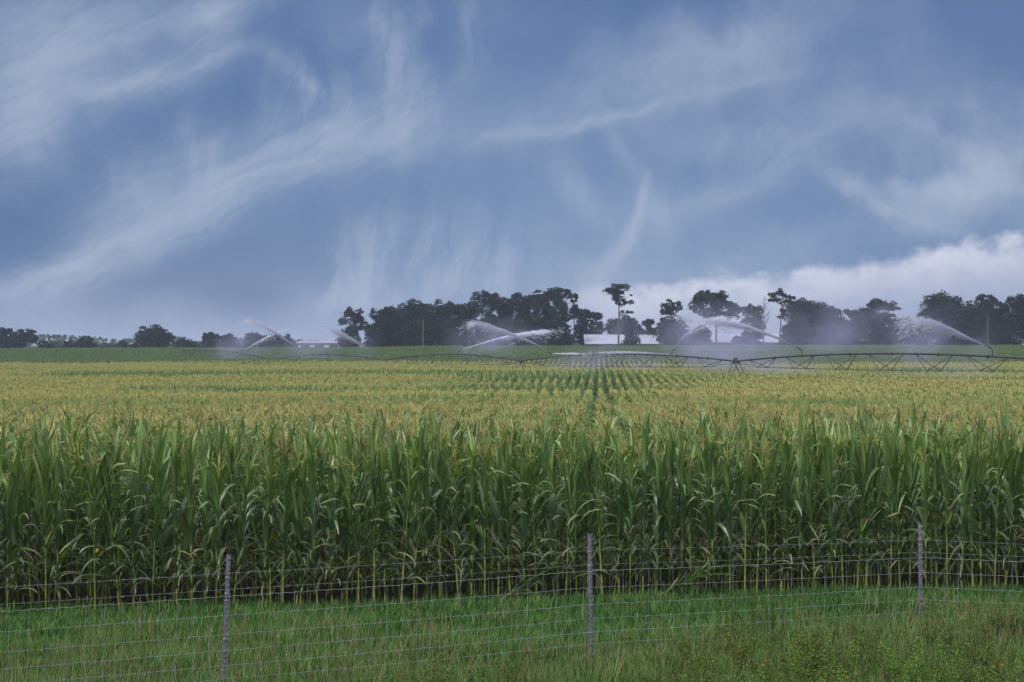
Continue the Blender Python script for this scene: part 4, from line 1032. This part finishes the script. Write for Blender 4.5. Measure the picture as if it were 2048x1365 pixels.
# far left line
for (x_, tp_, wd_, Y_, kd, lb, dk) in [
 (6,655,44,520,'broad','leftmost tree, cut by the left edge of the picture',.8),(50,658,58,524,'spread','wide-crowned dark tree second from the left edge',.8),
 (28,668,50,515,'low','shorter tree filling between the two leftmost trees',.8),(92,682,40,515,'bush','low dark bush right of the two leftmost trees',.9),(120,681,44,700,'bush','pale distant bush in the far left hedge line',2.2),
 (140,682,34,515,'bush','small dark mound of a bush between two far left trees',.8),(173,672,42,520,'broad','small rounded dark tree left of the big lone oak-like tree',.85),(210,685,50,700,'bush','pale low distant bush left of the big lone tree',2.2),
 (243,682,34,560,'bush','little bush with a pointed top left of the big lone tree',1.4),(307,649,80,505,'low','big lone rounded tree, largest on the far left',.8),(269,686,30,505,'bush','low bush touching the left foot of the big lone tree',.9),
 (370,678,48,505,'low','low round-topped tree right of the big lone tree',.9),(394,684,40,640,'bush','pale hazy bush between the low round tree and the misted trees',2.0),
 (421,664,38,500,'low','taller of the two misted trees left of the far water jets',.9),(455,668,48,500,'low','lower misted tree beside the far left jets',.95),
 (512,664,56,500,'low','dark tree behind the thin far left jet',.9),(556,665,54,500,'low','dark tree right of the thin far left jet',.95),(480,684,60,505,'bush','low bushes joining the misted trees on the far left',.95),
 (618,680,34,498,'tall','small sparse tree before the pale far barn',1.0),(650,684,26,498,'tall','tiny bare-branched tree in front of the pale far barn',1.0),(700,655,50,446,'low','low leafy mass at the foot of the slender open-crowned tree',.85),
 (585,688,50,498,'bush','low bush at the left end of the pale far barn',1.0)]:
    tree(x_, tp_, wd_, Y_, kd, lb, cat='bush' if kd == 'bush' else 'tree', dark=dk)
# distant wood line beyond everything
n_ = 9000; xx = rng.uniform(-420, 420, n_); yy = 900 + rng.normal(0, 10, n_)
hh = 4 + 9 * vnoise(xx / 22, xx * 0, 51) * vnoise(xx / 90, xx * 0, 52) + 1; zz = 1.9 + rng.random(n_) * hh
C = np.stack([xx, yy, zz], -1); a_ = rng.normal(0, 1, (n_, 3)); a_ /= np.linalg.norm(a_, axis=1)[:, None]; b_ = np.cross(a_, rng.normal(0, 1, (n_, 3))); b_ /= np.linalg.norm(b_, axis=1)[:, None]
o = link('distant_woodland', quads_mesh('distant_woodland', C, a_ * 1.0, b_ * .8, M_CROWN, np.tile([[.05, .08, .045]], (n_, 1)) * rng.uniform(.7, 1.3, (n_, 1)))); o['kind'] = 'stuff'

# ------------------------------------------------------------------ barns
M_ROOF, t, b, o = mat('painted_metal_roof', .45, .4)
tcn = t.new('ShaderNodeTexCoord').outputs['Object']; wv = t.new('ShaderNodeTexWave', wave_type='BANDS', bands_direction='X'); wv.inputs['Scale'].default_value = 1.6; t.l.new(tcn, wv.inputs[0])
t.l.new(t.mix(t.ramp(t.noise(tcn, .5, 4, .6, sc=(1, 1, 4)), .3, .7), c4(.24, .25, .32), c4(.33, .34, .43)), b.inputs[0])
bp = t.new('ShaderNodeBump'); bp.inputs['Strength'].default_value = .3; bp.inputs['Distance'].default_value = .05; t.l.new(wv.outputs['Fac'], bp.inputs['Height']); t.l.new(bp.outputs[0], b.inputs['Normal'])
M_WALL, t, b, o = mat('barn_wall', .8, .2)
t.l.new(t.mix(t.noise(t.new('ShaderNodeTexCoord').outputs['Object'], 2, 4), c4(.10, .10, .11), c4(.18, .18, .19)), b.inputs[0])
M_PALE, t, b, o = mat('pale_barn_wall', .7, .2)
t.l.new(t.mix(t.noise(t.new('ShaderNodeTexCoord').outputs['Object'], 2, 4), c4(.62, .62, .60), c4(.78, .78, .76)), b.inputs[0])
def barn(x0, x1, ytop, yeave, Y, label, wall=M_WALL, depth=12.0):
    s = F / Y; xa, xb = (x0 - 1024) / s, (x1 - 1024) / s; ze = CAMZ + (HZ - yeave) / s; Yr = Y + depth / 2; zr = CAMZ + (HZ - ytop) / F * Yr
    gz = min(zg(xa, Y), zg(xb, Y)) - .1; root = empty('barn', ((xa + xb) / 2, Y, gz), label, 'barn', 'long low white-roofed barns'); C0 = Vector(root.location)
    mb = MB(); L = (xb - xa) / 2
    he = ze - gz; hr = zr - gz; D = depth
    vs = [(-L, .3, 0), (L, .3, 0), (L, .3, he - .05), (-L, .3, he - .05), (-L, D - .3, 0), (L, D - .3, 0), (L, D - .3, he - .05), (-L, D - .3, he - .05), (-L, D / 2, hr - .12), (L, D / 2, hr - .12)]
    mb.add(vs, [(0, 1, 2, 3), (5, 4, 7, 6), (4, 0, 3, 8, 7), (1, 5, 6, 9, 2)]); link('wall', mb.mesh('barn_wall', wall, False), root)
    mb = MB(); o_ = .5; th = .12
    for (ya, yb) in ((-.15, D / 2), (D + .15, D / 2)):
        v = [(-L - o_, ya, he), (L + o_, ya, he), (L + o_, yb, hr), (-L - o_, yb, hr)]
        v += [(p[0], p[1], p[2] - th) for p in v]
        mb.add(v, [(0, 1, 2, 3), (7, 6, 5, 4), (0, 4, 5, 1), (1, 5, 6, 2), (3, 7, 4, 0)])
    mb.tube([(-L - o_, D / 2, hr + .03), (L + o_, D / 2, hr + .03)], .10, 6)
    link('roof', mb.mesh('barn_roof', M_ROOF, False), root)
    for i in range(int(2 * L / 4)):
        mb = MB(); x_ = -L + 2 + i * 4; mb.box((x_ - 1.3, .26, he * .35), (x_ + 1.3, .297, he * .82)); link('curtain_opening', mb.mesh('curtain_opening', M_BARK, False), root)
barn(1173, 1340, 670, 688, 455, 'white-roofed barn right of the central woods, behind the pine')
barn(1422, 1564, 666.5, 685, 458, 'white-roofed barn under the arching jets and the dead tree')
barn(1640, 1795, 661, 681, 462, 'white-roofed barn half hidden behind the flat-topped tree')
barn(596, 722, 683, 686, 480, 'pale bright-walled barn left of the woods behind a water jet', wall=M_PALE)

# ------------------------------------------------------------------ haze
m = bpy.data.materials.new('haze'); m.use_nodes = True; m.node_tree.nodes.clear(); t = NT(m.node_tree)
o = t.new('ShaderNodeOutputMaterial'); vp = t.new('ShaderNodeVolumePrincipled'); vp.inputs['Color'].default_value = (.66, .73, 1.0, 1)
vp.inputs['Density'].default_value = .00022; vp.inputs['Anisotropy'].default_value = .0; t.l.new(vp.outputs[0], o.inputs['Volume'])
mb = MB(); mb.box((-8100, -300, -4), (8100, 9100, 26)); ho = link('haze', mb.mesh('haze', m, False)); ho['kind'] = 'stuff'
